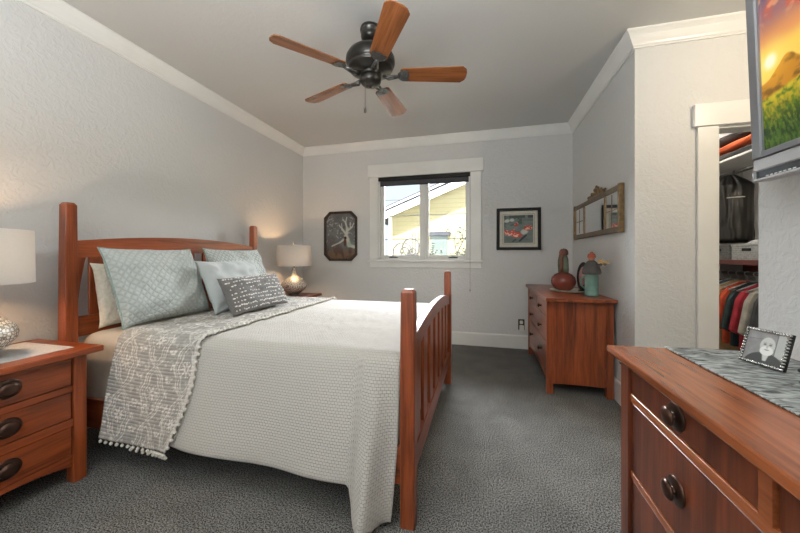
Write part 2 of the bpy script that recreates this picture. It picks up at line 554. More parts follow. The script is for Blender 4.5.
def sweep(path, prof, name, mat, side=1.0):
    """mitred moulding: path = wall corners (room on the left of travel when side=1), prof = (offset from wall, z)"""
    P = [Vector((x, y)) for x, y in path]
    mb = MB(); rings = []
    for i, p in enumerate(P):
        d0 = (p - P[i - 1]).normalized() if i > 0 else None
        d1 = (P[i + 1] - p).normalized() if i < len(P) - 1 else None
        n = lambda d: Vector((-d.y, d.x)) * side
        if d0 is None: off = n(d1)
        elif d1 is None: off = n(d0)
        else:
            a, c = n(d0), n(d1); off = (a + c) / (1 + a.dot(c))
        rings.append([mb.bm.verts.new((p.x + off.x * o, p.y + off.y * o, z)) for o, z in prof])
    k = len(prof)
    for a, c in zip(rings, rings[1:]):
        for j in range(k):
            mb.bm.faces.new((a[j], a[(j + 1) % k], c[(j + 1) % k], c[j]))
    mb.bm.faces.new(rings[0]); mb.bm.faces.new(list(reversed(rings[-1])))
    return struct(mb, name, mat)


crown = [(0, ZC - 0.108), (0.012, ZC - 0.108), (0.012, ZC - 0.098), (0.02, ZC - 0.092), (0.024, ZC - 0.082), (0.05, ZC - 0.038), (0.062, ZC - 0.024), (0.072, ZC - 0.014), (0.072, ZC), (0, ZC)]
main_path = [(XR, YE), (XR, YF), (XL, YF), (XL, YB), (XR, YB), (XR, YC), (HX, YC)]
sweep(main_path, crown, 'trim_1', M['trim'], -1.0)
base = [(0, 0), (0.016, 0), (0.016, 0.150), (0.010, 0.165), (0, 0.165)]
sweep([(XR, YE), (XR, YF), (XL, YF), (XL, YB), (XR, YB), (XR, YC), (1.385, YC)], base, 'baseboard_room', M['trim'], -1.0)

# closet doorway: jamb, casings and the wide head casing
d1 = bpy.data.objects.new('door_1', None); COL.objects.link(d1); d1.location = (DX0, YC, 0); d1['kind'] = 'structure'
b = MB().box(1.388, DX0 + 0.004, YC - 0.02, YC - 0.001, 0, DZ, 0.003).box(DX1 - 0.004, DX1 + 0.11, YC - 0.02, YC - 0.001, 0, DZ, 0.003); b.build('side_casing', M['trim'], d1)
b = MB().box(1.365, DX1 + 0.135, YC - 0.032, YC - 0.001, DZ, DZ + 0.148, 0.003); b.build('head_casing', M['trim'], d1)
b = MB().box(DX0, DX0 + 0.016, YC, YC + 0.12, 0, DZ).box(DX1 - 0.016, DX1, YC, YC + 0.12, 0, DZ).box(DX0 + 0.016, DX1 - 0.016, YC, YC + 0.12, DZ - 0.016, DZ); b.build('jamb', M['trim'], d1)

# ------------------------------------------------------------------ window_1
w1 = bpy.data.objects.new('window_1', None); COL.objects.link(w1); w1.location = (-0.77, YB, WZ0); w1['kind'] = 'structure'
yo = YB - 0.022
b = MB().box(-1.508, WX0 + 0.008, yo, YB - 0.001, WZ0 - 0.002, WZ1, 0.003).box(WX1 - 0.008, -0.022, yo, YB - 0.001, WZ0 - 0.002, WZ1, 0.003); b.build('side_casing', M['trim'], w1)
b = MB().box(-1.535, 0.007, yo - 0.012, YB - 0.001, WZ1 - 0.002, WZ1 + 0.172, 0.004); b.build('head_casing', M['trim'], w1)
b = MB().box(-1.53, 0.0, yo - 0.04, YB + 0.06, WZ0 - 0.026, WZ0, 0.004); b.build('stool', M['trim'], w1)
b = MB().box(-1.508, -0.022, yo, YB - 0.001, WZ0 - 0.103, WZ0 - 0.026, 0.003); b.build('apron', M['trim'], w1)
b = MB()
b.box(WX0, WX0 + 0.03, YB, YB + 0.12, WZ0, WZ1).box(WX1 - 0.03, WX1, YB, YB + 0.12, WZ0, WZ1).box(WX0, WX1, YB, YB + 0.12, WZ1 - 0.03, WZ1).box(WX0, WX1, YB, YB + 0.12, WZ0, WZ0 + 0.022)
b.box(-0.782, -0.742, YB + 0.03, YB + 0.11, WZ0, WZ1)
b.build('frame', M['trim'], w1)
M['bar'] = noisy('grey_bar', lin(150, 152, 150), lin(160, 162, 160), 8, rough=0.4)
for (a, c) in ((WX0 + 0.03, -0.782), (-0.742, WX1 - 0.03)):
    b = MB()
    s = 0.042; z0, z1 = WZ0 + 0.022, WZ1 - 0.03; y0, y1 = YB + 0.05, YB + 0.09
    b.box(a, a + s, y0, y1, z0, z1, 0.003).box(c - s, c, y0, y1, z0, z1, 0.003).box(a + s, c - s, y0, y1, z0, z0 + s, 0.003).box(a + s, c - s, y0, y1, z1 - s, z1, 0.003)
    sa = b.build('sash', M['trim'], w1)
    b = MB().box(a + s - 0.004, c - s + 0.004, y0 + 0.018, y0 + 0.022, z0 + s - 0.004, z1 - s + 0.004); b.build('pane', M['glass'], sa)
    b = MB()
    for zz in (1.365, 1.69):
        b.box(a + s, c - s, y0 + 0.026, y0 + 0.034, zz - 0.005, zz + 0.005)
    b.build('glazing_bar', M['bar'], sa)
    b = MB(); xm = a + 0.18 if a < -1 else c - 0.2
    b.box(xm - 0.06, xm + 0.06, y0 - 0.02, y0 - 0.002, WZ0 + 0.024, WZ0 + 0.038, 0.003).tube([(xm - 0.05, y0 - 0.022, WZ0 + 0.034), (xm, y0 - 0.034, WZ0 + 0.045), (xm + 0.05, y0 - 0.026, WZ0 + 0.034)], 0.005)
    b.build('crank_handle', M['pewter'], sa)

# roller blind pulled almost all the way up
M['blind'] = noisy('charcoal_blind', lin(62, 62, 66), lin(74, 74, 78), 120, rough=0.8)
t = thing('roller_blind', 'charcoal roller blind rolled up at the top of the window', 'blind', (-0.77, YB + 0.03, WZ1 - 0.03))
MB().box(WX0 + 0.004, WX1 - 0.004, YB - 0.012, YB + 0.028, WZ1 - 0.055, WZ1 - 0.003, 0.004).build('cassette', M['black'], t)
MB().box(WX0 + 0.012, WX1 - 0.012, YB + 0.006, YB + 0.010, WZ1 - 0.115, WZ1 - 0.05).build('shade_fabric', M['blind'], t)
MB().box(WX0 + 0.012, WX1 - 0.012, YB + 0.002, YB + 0.014, WZ1 - 0.122, WZ1 - 0.108, 0.003).build('bottom_bar', M['black'], t)
M['cord'] = noisy('grey_cord', lin(130, 130, 126), lin(150, 150, 146), 60, rough=0.6)
MB().tube([(WX1 - 0.012, YB - 0.016, WZ1 - 0.02), (WX1 - 0.01, YB - 0.07, 1.06), (WX1 - 0.01, YB - 0.07, 0.72)], 0.0025, 6).lathe([(0, 0), (0.006, 0.004), (0.006, 0.03), (0, 0.034)], (WX1 - 0.01, YB - 0.07, 0.69), 10).build('pull_cord', M['cord'], t)

# ------------------------------------------------------------------ outside the window
M['ground'] = noisy('pale_gravel', lin(120, 116, 108), lin(144, 140, 132), 30, rough=0.95)
b = MB().box(-14, 16, YB + 0.16, 30, -0.35, -0.25); g = struct(b, 'ground', M['ground'])


def siding(name, c1, c2):
    m, nd, lk, b = mat_base(name, c1, 0.75, 0, 0.2)
    tc = nd.new('ShaderNodeTexCoord'); sp = nd.new('ShaderNodeSeparateXYZ'); lk.new(tc.outputs['Object'], sp.inputs[0])
    mu = nd.new('ShaderNodeMath'); mu.operation = 'MULTIPLY'; mu.inputs[1].default_value = 1 / 0.115
    lk.new(sp.outputs['Z'], mu.inputs[0])
    fr = nd.new('ShaderNodeMath'); fr.operation = 'FRACT'; lk.new(mu.outputs[0], fr.inputs[0])
    rp = nd.new('ShaderNodeValToRGB'); rp.color_ramp.elements[0].position = 0.02; rp.color_ramp.elements[1].position = 0.16
    rp.color_ramp.elements[0].color = (*c2, 1); rp.color_ramp.elements[1].color = (*c1, 1)
    lk.new(fr.outputs[0], rp.inputs[0]); lk.new(rp.outputs[0], b.inputs['Base Color'])
    bp = nd.new('ShaderNodeBump'); bp.inputs['Strength'].default_value = 0.5; bp.inputs['Distance'].default_value = 0.02
    lk.new(fr.outputs[0], bp.inputs['Height']); lk.new(bp.outputs[0], b.inputs['Normal'])
    return m


M['siding'] = siding('cream_siding', lin(160, 152, 116), lin(140, 133, 98))
M['fascia'] = noisy('white_fascia', lin(236, 236, 232), lin(228, 228, 224), 4, rough=0.5)
M['shingle'] = noisy('dark_shingle', lin(46, 48, 54), lin(64, 66, 72), 14, rough=0.9)
M['doorgreen'] = noisy('grey_green_door', lin(78, 90, 86), lin(88, 100, 96), 5, rough=0.5)
NY = 8.5; SL = 0.388
nh = thing('house', 'cream sided neighbouring house with a white gable edge seen through the window', 'house', (0, NY, -0.25))
rz = lambda x, off=0.0: 2.235 + SL * (x + 2.51) + off      # underside of the roof along the gable
b = MB()
RXm = Matrix(((1, 0, 0, 0), (0, 0, -1, 0), (0, 1, 0, 0), (0, 0, 0, 1)))    # local xy -> world xz, local z -> -y
b.prism([(-2.46, -0.25), (9, -0.25), (9, rz(9)), (-2.46, rz(-2.46))], Matrix.Translation((0, NY + 4, 0)) @ RXm, 4.0)
b.build('siding_wall', M['siding'], nh)
def rake(name, lo, hi, y, d, m):
    MB().prism([(-2.9, rz(-2.9, lo)), (9, rz(9, lo)), (9, rz(9, hi)), (-2.9, rz(-2.9, hi))], Matrix.Translation((0, y, 0)) @ RXm, d).build(name, m, nh)
rake('roof', 0.0, 0.19, NY + 4.4, 4.80, M['shingle'])
rake('fascia_board', -0.13, 0.045, NY - 0.38, 0.03, M['fascia'])
rake('drip_edge', 0.105, 0.145, NY - 0.37, 0.06, M['fascia'])
b = MB().box(-2.52, -2.42, NY - 0.03, NY + 0.05, -0.25, rz(-2.52, -0.03)); b.build('corner_board', M['fascia'], nh)
dr = MB().box(-1.34, -0.90, NY - 0.05, NY + 0.02, -0.25, 1.66, 0.004).build('door', M['doorgreen'], nh)
MB().box(-1.40, -0.82, NY - 0.10, NY + 0.02, 1.66, 1.76, 0.004).build('door_lintel', M['shingle'], nh)

M['iron'] = noisy('wrought_iron', lin(52, 50, 50), lin(66, 64, 62), 30, rough=0.6)
t = thing('trellis', 'curly wrought iron trellis standing outside below the left sash', 'trellis', (-1.42, 6.0, -0.25))
b = MB()
def ring(mb, cx, cz, r, y, w=0.012, a0=0, a1=2 * PI, n=26):
    mb.tube([(cx + r * math.cos(a0 + (a1 - a0) * k / n), y, cz + r * math.sin(a0 + (a1 - a0) * k / n)) for k in range(n + 1)], w, 6)
for k, (cx, cz, r) in enumerate(((-1.50, 1.20, 0.19), (-1.33, 1.30, 0.17), (-1.46, 1.22, 0.08), (-1.30, 1.22, 0.06))):
    ring(b, cx, cz, r, 6.0, 0.017)
for cx, cz, r, a in ((-1.58, 1.05, 0.1, 0.5), (-1.36, 1.02, 0.12, 2.0), (-1.2, 1.1, 0.09, 3.0)):
    b.tube([(cx + r * (1 - q / 30) * math.cos(a + q * 0.35), 6.0, cz + r * (1 - q / 30) * math.sin(a + q * 0.35)) for q in range(26)], 0.014, 6)
b.build('scrollwork', M['iron'], t)
for x in (-1.30, -1.245, -1.19):
    MB().box(x - 0.009, x + 0.009, 5.99, 6.01, -0.25, 1.58).build('upright', M['iron'], t)
MB().box(-1.70, -1.16, 5.985, 6.015, 0.86, 0.90).box(-1.70, -1.68, 5.99, 6.01, -0.25, 1.12).build('bottom_rail', M['iron'], t)

M['twig'] = noisy('bare_twig', lin(44, 40, 37), lin(60, 54, 50), 20, rough=0.9)
M['leaf'] = noisy('dull_leaf', lin(34, 40, 30), lin(66, 74, 54), 9, rough=0.8)
t = thing('shrub', 'sparse bare branched shrub outside below the right sash', 'shrub', (-0.62, 6.9, -0.25))
rs = random.Random(3)
b = MB(); tips = []
def branch(p, d, L, r, depth):
    pts = [p]
    for k in range(4):
        d = (d + Vector((rs.uniform(-.35, .35), rs.uniform(-.3, .3), rs.uniform(-.2, .3)))).normalized()
        pts.append(pts[-1] + d * L / 4)
    b.tube(pts, r, 5, taper=[1, .9, .8, .7, .6])
    tips.append((pts[-1], d))
    if depth > 0:
        for k in range(3):
            branch(pts[rs.choice((2, 3, 4))], (d + Vector((rs.uniform(-1, 1), rs.uniform(-.6, .6), rs.uniform(-.4, .7)))).normalized(), L * 0.62, r * 0.66, depth - 1)
for k in range(5):
    branch(Vector((-0.62 + rs.uniform(-.1, .1), 6.9, -0.25)), Vector((rs.uniform(-.45, .5), rs.uniform(-.2, .2), 1)), 1.05, 0.034, 3)
b.build('branches', M['twig'], t)
b = MB()
for p, d in tips:
    for k in range(3):
        q = p + Vector((rs.uniform(-.05, .05), rs.uniform(-.05, .05), rs.uniform(-.04, .04)))
        b.ball(q, 0.034, 6, (1, 0.35, 0.6), RZ(rs.uniform(0, 6)) @ RX(rs.uniform(-1, 1)))
b.build('foliage', M['leaf'], t)
t = thing('utility_pole', 'thin power cable with a small splice box crossing the sky above the neighbouring roof', 'power line', (-11, 20, -0.25))
MB().tube([(-11, 20, -0.25), (-11, 20, 5.3)], 0.11, 12).box(-11.06, -10.94, 19.2, 20.8, 4.9, 5.0, 0.01).build('pole', M['twig'], t)
MB().tube([(7, 20, -0.25), (7, 20, 5.3)], 0.11, 12).box(6.94, 7.06, 19.2, 20.8, 4.9, 5.0, 0.01).build('pole', M['twig'], t)
MB().tube([(-11 + k * 1.5, 20, 4.9 - 0.25 * math.sin(k / 12 * PI)) for k in range(13)], 0.016, 5).build('wire', M['black'], t)
MB().tube([(-5.25 + k * 0.1, 20, 4.64 + 0.012 * math.sin(k)) for k in range(9)], 0.045, 6).build('splice_box', M['black'], t)

# ------------------------------------------------------------------ bed
BY0, BY1 = 1.306, 2.94           # outer faces of the posts
PW = 0.065
FX0, FX1 = -0.340, -0.275        # foot posts
HX0, HX1 = -2.392, -2.327        # head posts
bed = thing('bed', 'cherry wood slatted bed with four tapering corner posts', 'bed', (-1.33, 2.12, 0))


def post(x0, x1, y0, y1, h):
    cx, cy = (x0 + x1) / 2, (y0 + y1) / 2; w = PW / 2; k = 0.88
    mb = MB(); c = 0.004
    def ring8(h_, z):
        o = [(-h_, -h_ + c), (-h_ + c, -h_), (h_ - c, -h_), (h_, -h_ + c), (h_, h_ - c), (h_ - c, h_), (-h_ + c, h_), (-h_, h_ - c)]
        return [mb.bm.verts.new((cx + a, cy + e, z)) for a, e in o]
    rings = [ring8(w * .94, 0), ring8(w, h * .45), ring8(w * .97, h * .7), ring8(w * k, h - .014), ring8(w * k - .009, h)]
    for a, e in zip(rings, rings[1:]):
        for q in range(8):
            mb.bm.faces.new((a[q], a[(q + 1) % 8], e[(q + 1) % 8], e[q]))
    mb.bm.faces.new(list(reversed(rings[0]))); mb.bm.faces.new(rings[-1])
    return mb


post(HX0, HX1, BY0, BY0 + PW, 1.458).build('head_post', M['bz'], bed)
post(HX0, HX1, BY1 - PW, BY1, 1.458).build('head_post', M['bz'], bed)
post(FX0, FX1, BY0, BY0 + PW, 1.005).build('foot_post', M['bz'], bed)
post(FX0, FX1, BY1 - PW, BY1, 1.005).build('foot_post', M['bz'], bed)
Myz = Matrix(((0, 0, 1, 0), (1, 0, 0, 0), (0, 1, 0, 0), (0, 0, 0, 1)))    # local xy -> world yz, local z -> +x
ya, yb = BY0 + PW, BY1 - PW


def arch(z_end, z_mid, z_low, low_mid, x0, x1):
    n = 20
    top = [(ya + (yb - ya) * k / n, z_end + (z_mid - z_end) * (1 - (2 * k / n - 1) ** 2)) for k in range(n + 1)]
    bot = [(ya + (yb - ya) * k / n, z_low + (low_mid - z_low) * (1 - (2 * k / n - 1) ** 2)) for k in range(n, -1, -1)]
    return MB().prism(top + bot, Matrix.Translation((x0, 0, 0)) @ Myz, x1 - x0)


hc = (HX0 + HX1) / 2; fc = (FX0 + FX1) / 2
arch(1.235, 1.285, 1.13, 1.165, hc - 0.017, hc + 0.017).build('headboard_top_rail', M['by'], bed)
MB().box(hc - 0.015, hc + 0.015, ya, yb, 0.66, 0.78, 0.002).build('headboard_lower_rail', M['by'], bed)
MB().box(hc - 0.015, hc + 0.015, ya, yb, 0.17, 0.30, 0.002).build('headboard_bottom_rail', M['by'], bed)
for k in range(7):
    yc = 1.50 + k * (2 * 2.123 - 3.0) / 6
    MB().box(hc - 0.009, hc + 0.009, yc - 0.062, yc + 0.062, 0.78, 1.145 + 0.03 * (1 - (2 * (yc - ya) / (yb - ya) - 1) ** 2), 0.002).build('headboard_slat', M['bz'], bed)
for sgn, yp in ((1, ya), (-1, yb)):
    n = 14
    pl = [(yp, 0.78)] + [(yp + sgn * (0.006 + 0.044 * (q / n) ** 1.7), 0.78 + 0.365 * q / n) for q in range(n + 1)] + [(yp, 1.145)]
    MB().prism(pl, Matrix.Translation((hc - .009, 0, 0)) @ Myz, .018).build('curved_bracket', M['bz'], bed)
arch(0.788, 0.848, 0.712, 0.765, fc - 0.015, fc + 0.017).build('footboard_top_rail', M['by'], bed)
MB().box(fc - 0.014, fc + 0.016, ya, yb, 0.175, 0.285, 0.002).build('footboard_lower_rail', M['by'], bed)
for k in range(7):
    yc = 1.50 + k * (2 * 2.123 - 3.0) / 6
    MB().box(fc - 0.008, fc + 0.009, yc - 0.054, yc + 0.054, 0.285, 0.722 + 0.045 * (1 - (2 * (yc - ya) / (yb - ya) - 1) ** 2), 0.002).build('footboard_slat', M['bz'], bed)
MB().box(HX1, FX0, BY0 + 0.012, BY0 + 0.037, 0.175, 0.335, 0.002).build('side_rail', M['bx'], bed)
MB().box(HX1, FX0, BY1 - 0.037, BY1 - 0.012, 0.175, 0.335, 0.002).build('side_rail', M['bx'], bed)
for k in range(6):
    x = -2.15 + k * 0.34
    MB().box(x - 0.045, x + 0.045, BY0 + 0.037, BY1 - 0.037, 0.2, 0.225, 0.002).build('bed_slat', M['by'], bed)

M['sheet'] = noisy('taupe_sheet', lin(178, 166, 150), lin(190, 178, 162), 7, rough=0.85, bump=0.35, bdist=0.02)
MX0, MX1, MY0, MY1, MZ = -2.31, -0.362, 1.35, 2.896, 0.70


def mattress_mesh():
    mb = MB(); nx, ny = 40, 60
    # cross section in y,z (rounded box), swept along x with gathered wrinkles at the head end
    sec = []
    R = 0.07
    zlo = 0.23
    def arc(cy, cz, a0, a1, m=6):
        return [(cy + R * math.cos(a0 + (a1 - a0) * k / m), cz + R * math.sin(a0 + (a1 - a0) * k / m)) for k in range(m + 1)]
    sec += [(MY0, zlo)] + [(MY0, zlo + (MZ - R - zlo) * k / 8) for k in range(1, 8)]
    sec += arc(MY0 + R, MZ - R, PI, PI / 2)
    sec += [(MY0 + R + (MY1 - MY0 - 2 * R) * k / 10, MZ) for k in range(1, 10)]
    sec += arc(MY1 - R, MZ - R, PI / 2, 0)
    sec += [(MY1, MZ - R - (MZ - R - zlo) * k / 8) for k in range(1, 9)]
    m = len(sec)
    V = []
    for i in range(nx + 1):
        x = MX0 + (MX1 - MX0) * i / nx
        row = []
        e = min(1, min(i, nx - i) / 2.0)
        for j, (y, z) in enumerate(sec):
            w = 0.010 * noise.noise((x * 9, z * 3, y * 2)) + 0.006 * noise.noise((x * 26, z * 5, 3))
            side = 1 if (z < MZ - R * 0.5) else 0.3
            yy = y - w * side * (1 if y < 2 else -1)
            zz = z + (w * 0.5 if z > MZ - 0.01 else 0)
            sh = 0.96 + 0.04 * e
            row.append(mb.bm.verts.new((x, 2.123 + (yy - 2.123) * sh, zz if z < 0.3 else 0.3 + (zz - 0.3) * (0.94 + 0.06 * e))))
        V.append(row)
    for i in range(nx):
        for j in range(m - 1):
            f = mb.bm.faces.new((V[i][j], V[i][j + 1], V[i + 1][j + 1], V[i + 1][j])); f.smooth = True
        mb.bm.faces.new((V[i][0], V[i + 1][0], V[i + 1][m - 1], V[i][m - 1]))
    mb.bm.faces.new(V[0]); mb.bm.faces.new(list(reversed(V[nx])))
    return mb


solo(mattress_mesh(), 'mattress', M['sheet'], 'thick mattress in a taupe fitted sheet on the cherry bed', 'mattress', (-1.33, 2.12, 0.23))


# draped bed linen -------------------------------------------------
def drape(x, a, off, hem_n, hem_f, flare=0.0, ripple=None):
    """point of a cloth across the bed: a in 0..1 runs from the near hem over the top to the far hem"""
    R = 0.075
    y0, y1, zt = MY0 - 0.012 - off, MY1 + 0.012 + off, MZ + 0.016 + off
    Ln = zt - R - hem_n; Lf = zt - R - hem_f; Ltop = y1 - y0 - 2 * R; La = R * PI / 2
    tot = Ln + Lf + Ltop + 2 * La
    s = a * tot
    if s < Ln:
        d = 1 - s / Ln
        y = y0 - flare * d ** 0.8; z = hem_n + s
        if ripple: y -= ripple(x, d)
    elif s < Ln + La:
        q = (s - Ln) / R; y = y0 + R - R * math.cos(q); z = zt - R + R * math.sin(q)
    elif s < Ln + La + Ltop:
        y = y0 + R + s - Ln - La; z = zt + 0.007 * noise.noise((x * 3, y * 7, 0)) + 0.004 * noise.noise((x * 16, y * 10, 0)) + 0.0035 * noise.noise((x * 34, y * 26, 0))
    elif s < Ln + 2 * La + Ltop:
        q = (s - Ln - La - Ltop) / R; y = y1 - R + R * math.sin(q); z = zt - R + R * math.cos(q)
    else:
        d = (s - Ln - 2 * La - Ltop) / Lf; y = y1 + flare * d ** 0.8; z = zt - R - d * Lf
    return y, z, s


M['coverlet'] = uv_fabric('white_waffle', lin(205, 200, 192), lin(138, 133, 127), 'weave', 60, 64, 0.9, bdist=0.007)
CX0, CX1 = -1.75, -0.346


def cov_hem(x):
    h = 0.205 - 0.012 * math.sin((x + 1.5) * 4.0) - 0.02 * sst(-1.2, -0.55, x)
    return h - (h - 0.03) * sst(-0.548, -0.508, x)


def sst(a, b, x):
    t = min(1, max(0, (x - a) / (b - a))); return t * t * (3 - 2 * t)


def cov_ripple(x, d):
    w = 0.013 * math.sin(x * 9.0 + 1.0) * d + 0.008 * noise.noise((x * 5, d * 3, 2)) * d
    # the loose foot corner: a fold stands out near x=-.45 and the end tucks back to the post
    fold = math.exp(-((x + 0.455) / 0.042) ** 2) * 0.075 * d ** 0.7
    tuck = -0.030 * sst(-0.44, -0.35, x) * d ** 0.8
    return w + fold + tuck


def cov_pt(u, a):
    x = CX0 + (CX1 - CX0) * u
    y, z, s = drape(x, a, 0.0, cov_hem(x), 0.22, 0.086, cov_ripple)
    d = max(0.0, min(1.0, (0.62 - z) / 0.6)) if y < 2 else 0
    x -= 0.03 * d ** 2.2 * sst(-0.6, CX1, x)
    return (x, y, z)


b = MB()
b.grid(cov_pt, 130, 190, lambda u, a: ((CX0 + (CX1 - CX0) * u), a * 2.62))
cov = solo(b, 'coverlet', M['coverlet'], 'pale grey waffle weave coverlet spread over the foot of the bed', 'bedspread', (-1.05, 2.12, MZ + 0.016))
solidify(cov, 0.007)

# patterned throw with pompom trim
TX0, TX1 = -1.955, -1.405


def thr_x(u, d):
    return TX0 + (TX1 - TX0) * u + 0.025 * d * (1 - u) - 0.075 * d ** 2.2 * max(0, (u - 0.6) / 0.4) + 0.012 * math.sin(d * 5) * u


def thr_ripple(x, d):
    return 0.013 * math.sin(x * 9.0 + 1.0) * d + 0.008 * noise.noise((x * 5, d * 3, 2)) * d + 0.006 * d


def thr_pt(u, a):
    x = TX0 + (TX1 - TX0) * u
    hem = 0.20 - 0.02 * math.sin(u * 2.6)
    y, z, s = drape(x, a, 0.014, hem, 0.22, 0.086, thr_ripple)
    d = max(0, (0.62 - z) / 0.42) if y < 2 else 0
    return (thr_x(u, min(1, d)), y, z)


def throw_paint(U, A):
    """taupe ground, off-white ogee medallions, small paisleys and stripes"""
    Lx, Ly = TX1 - TX0, 2.62
    x = U * Lx; y = A * Ly
    ground = np.zeros(U.shape + (3,)) + np.array([158, 155, 149.0])
    ground = ground + (vnoise(x * 40, y * 40, 4)[..., None] - 0.5) * 26
    wx = x + 0.012 * (vnoise(x * 9, y * 9, 51) - .5); wy = y + 0.014 * (vnoise(x * 9, y * 9, 52) - .5)
    cw, ch = 0.20, 0.26
    col = np.floor(wx / cw).astype(int)
    yy = wy + (col % 2) * ch / 2
    px = (wx / cw) % 1 - 0.5; py = (yy / ch) % 1 - 0.5
    m = np.zeros_like(U)
    # onion shaped medallions, double outlined
    half = 0.36 * np.clip(np.cos(py * PI * 0.98), 0, 1) ** 0.75 * (1 + 0.10 * np.cos(py * 6 * PI))
    dm = (np.abs(px) - half) * cw
    for lv, wd in ((0.0, 0.0036), (-0.014, 0.0016), (-0.030, 0.0030)):
        m = np.maximum(m, sstep(wd * 1.5, wd * .7, np.abs(dm - lv)))
    r = np.hypot(px * cw, py * ch); th = np.arctan2(py * ch, px * cw)
    m = np.maximum(m, ((r < 0.024 * (1 + 0.4 * np.cos(8 * th))) & (r > 0.007)).astype(float))
    m = np.maximum(m, (np.abs(r - 0.036) < 0.0022).astype(float) * (np.cos(th * 16) > -0.2))
    # paisley sprigs between the medallions
    for ox, oy, sz, ph in ((0.5, 0.30, .024, 0.0), (0.5, -0.22, .020, 1.2), (0.44, 0.02, .016, 2.2)):
        qx = (np.abs(px) - ox) * cw; qy = (py - oy) * ch
        rr = np.hypot(qx, qy); tt = np.arctan2(qy, qx)
        leaf = sz * (0.75 + 0.35 * np.cos(tt * 2 + ph) + 0.2 * np.sin(5 * tt))
        m = np.maximum(m, (rr < leaf).astype(float) * (rr > leaf * .35))
    # thin bands of scrollwork
    bnd = np.abs(((wy / 0.39) % 1) - 0.5)
    m = np.maximum(m, ((bnd < 0.03) & (bnd > 0.012)).astype(float) * (np.sin(wx * 2 * PI / 0.028) > -.2))
    m = np.maximum(m, ((vnoise(wx * 55, wy * 55, 33) > .66)).astype(float) * .55)
    m = m * (0.45 + 0.55 * sstep(.34, .46, vnoise(x * 60, y * 60, 9)))
    m = np.maximum(m, (U > 0.972).astype(float) * 0.8)
    return mixc(ground, [226, 222, 215], m * 0.9)


def throw_material():
    m = attr_mat('printed_cotton', 0.9, 0, 0.15)
    nd, lk = m.node_tree.nodes, m.node_tree.links; b = nd['Principled BSDF']
    uvn = nd.new('ShaderNodeUVMap'); uvn.uv_map = 'UVMap'
    sp = nd.new('ShaderNodeSeparateXYZ'); lk.new(uvn.outputs[0], sp.inputs[0])
    sn = nd.new('ShaderNodeMath'); sn.operation = 'MULTIPLY'; sn.inputs[1].default_value = 2 * PI / 0.034
    lk.new(sp.outputs['Y'], sn.inputs[0]); si = nd.new('ShaderNodeMath'); si.operation = 'SINE'; lk.new(sn.outputs[0], si.inputs[0])
    ab = nd.new('ShaderNodeMath'); ab.operation = 'ABSOLUTE'; lk.new(si.outputs[0], ab.inputs[0])
    pw = nd.new('ShaderNodeMath'); pw.operation = 'POWER'; pw.inputs[1].default_value = 0.4; lk.new(ab.outputs[0], pw.inputs[0])
    bp = nd.new('ShaderNodeBump'); bp.inputs['Strength'].default_value = 0.5; bp.inputs['Distance'].default_value = 0.006
    lk.new(pw.outputs[0], bp.inputs['Height']); lk.new(bp.outputs[0], b.inputs['Normal'])
    return m


M['throw'] = throw_material()
throw = thing('throw_blanket', 'grey throw with white medallion pattern and pompom trim draped across the bed', 'throw', (-1.68, 2.12, MZ + 0.03))
nu, nv = 110, 520
b = MB(); V = b.grid(thr_pt, nu, nv, lambda u, a: (u * 0.55, a * 2.62))
cloth = b.build('cloth', M['throw'], throw, recalc=True)
U, A = np.meshgrid(np.linspace(0, 1, nu + 1), np.linspace(0, 1, nv + 1), indexing='ij')
ca = cloth.data.color_attributes.new('paint', 'FLOAT_COLOR', 'POINT')
rgb = nlin(np.clip(throw_paint(U, A), 0, 255)).reshape(-1, 3)
ca.data.foreach_set('color', np.concatenate([rgb, np.ones((len(rgb), 1))], 1).ravel().astype(np.float32))
solidify(cloth, 0.006)
M['pom'] = noisy('white_yarn', lin(216, 212, 204), lin(232, 228, 220), 90, rough=0.95, bump=0.6, bdist=0.004)
b = MB().ball((0, 0, -0.014), 0.0085, 8).tube([(0, 0, -0.008), (0, 0, 0.002)], 0.002, 5)
pom = b.build('pompom', M['pom'], throw, local=True)
first = True
spots = []
for k in range(16):
    u = (k + 0.3) / 16; spots.append(thr_pt(u, 0.0))
for k in range(9):
    u = 0.30 + 0.68 * (k + 0.5) / 9; p = thr_pt(u, 0.0); spots.append((p[0], p[1] + 0.012, p[2] - 0.022))
for k in range(64):
    a = 0.012 + k * 0.0139; p = thr_pt(1.0, a); q = thr_pt(1.0, a + 0.001)
    spots.append((p[0] + 0.007, p[1] - (0.004 if p[1] < 1.6 else 0), p[2] + (0.02 if p[2] > 0.69 else 0.008)))
for p in spots:
    o = pom if first else pom.copy()
    if not first:
        COL.objects.link(o); o.parent = throw
    first = False
    o.location = Vector(p) - throw.location

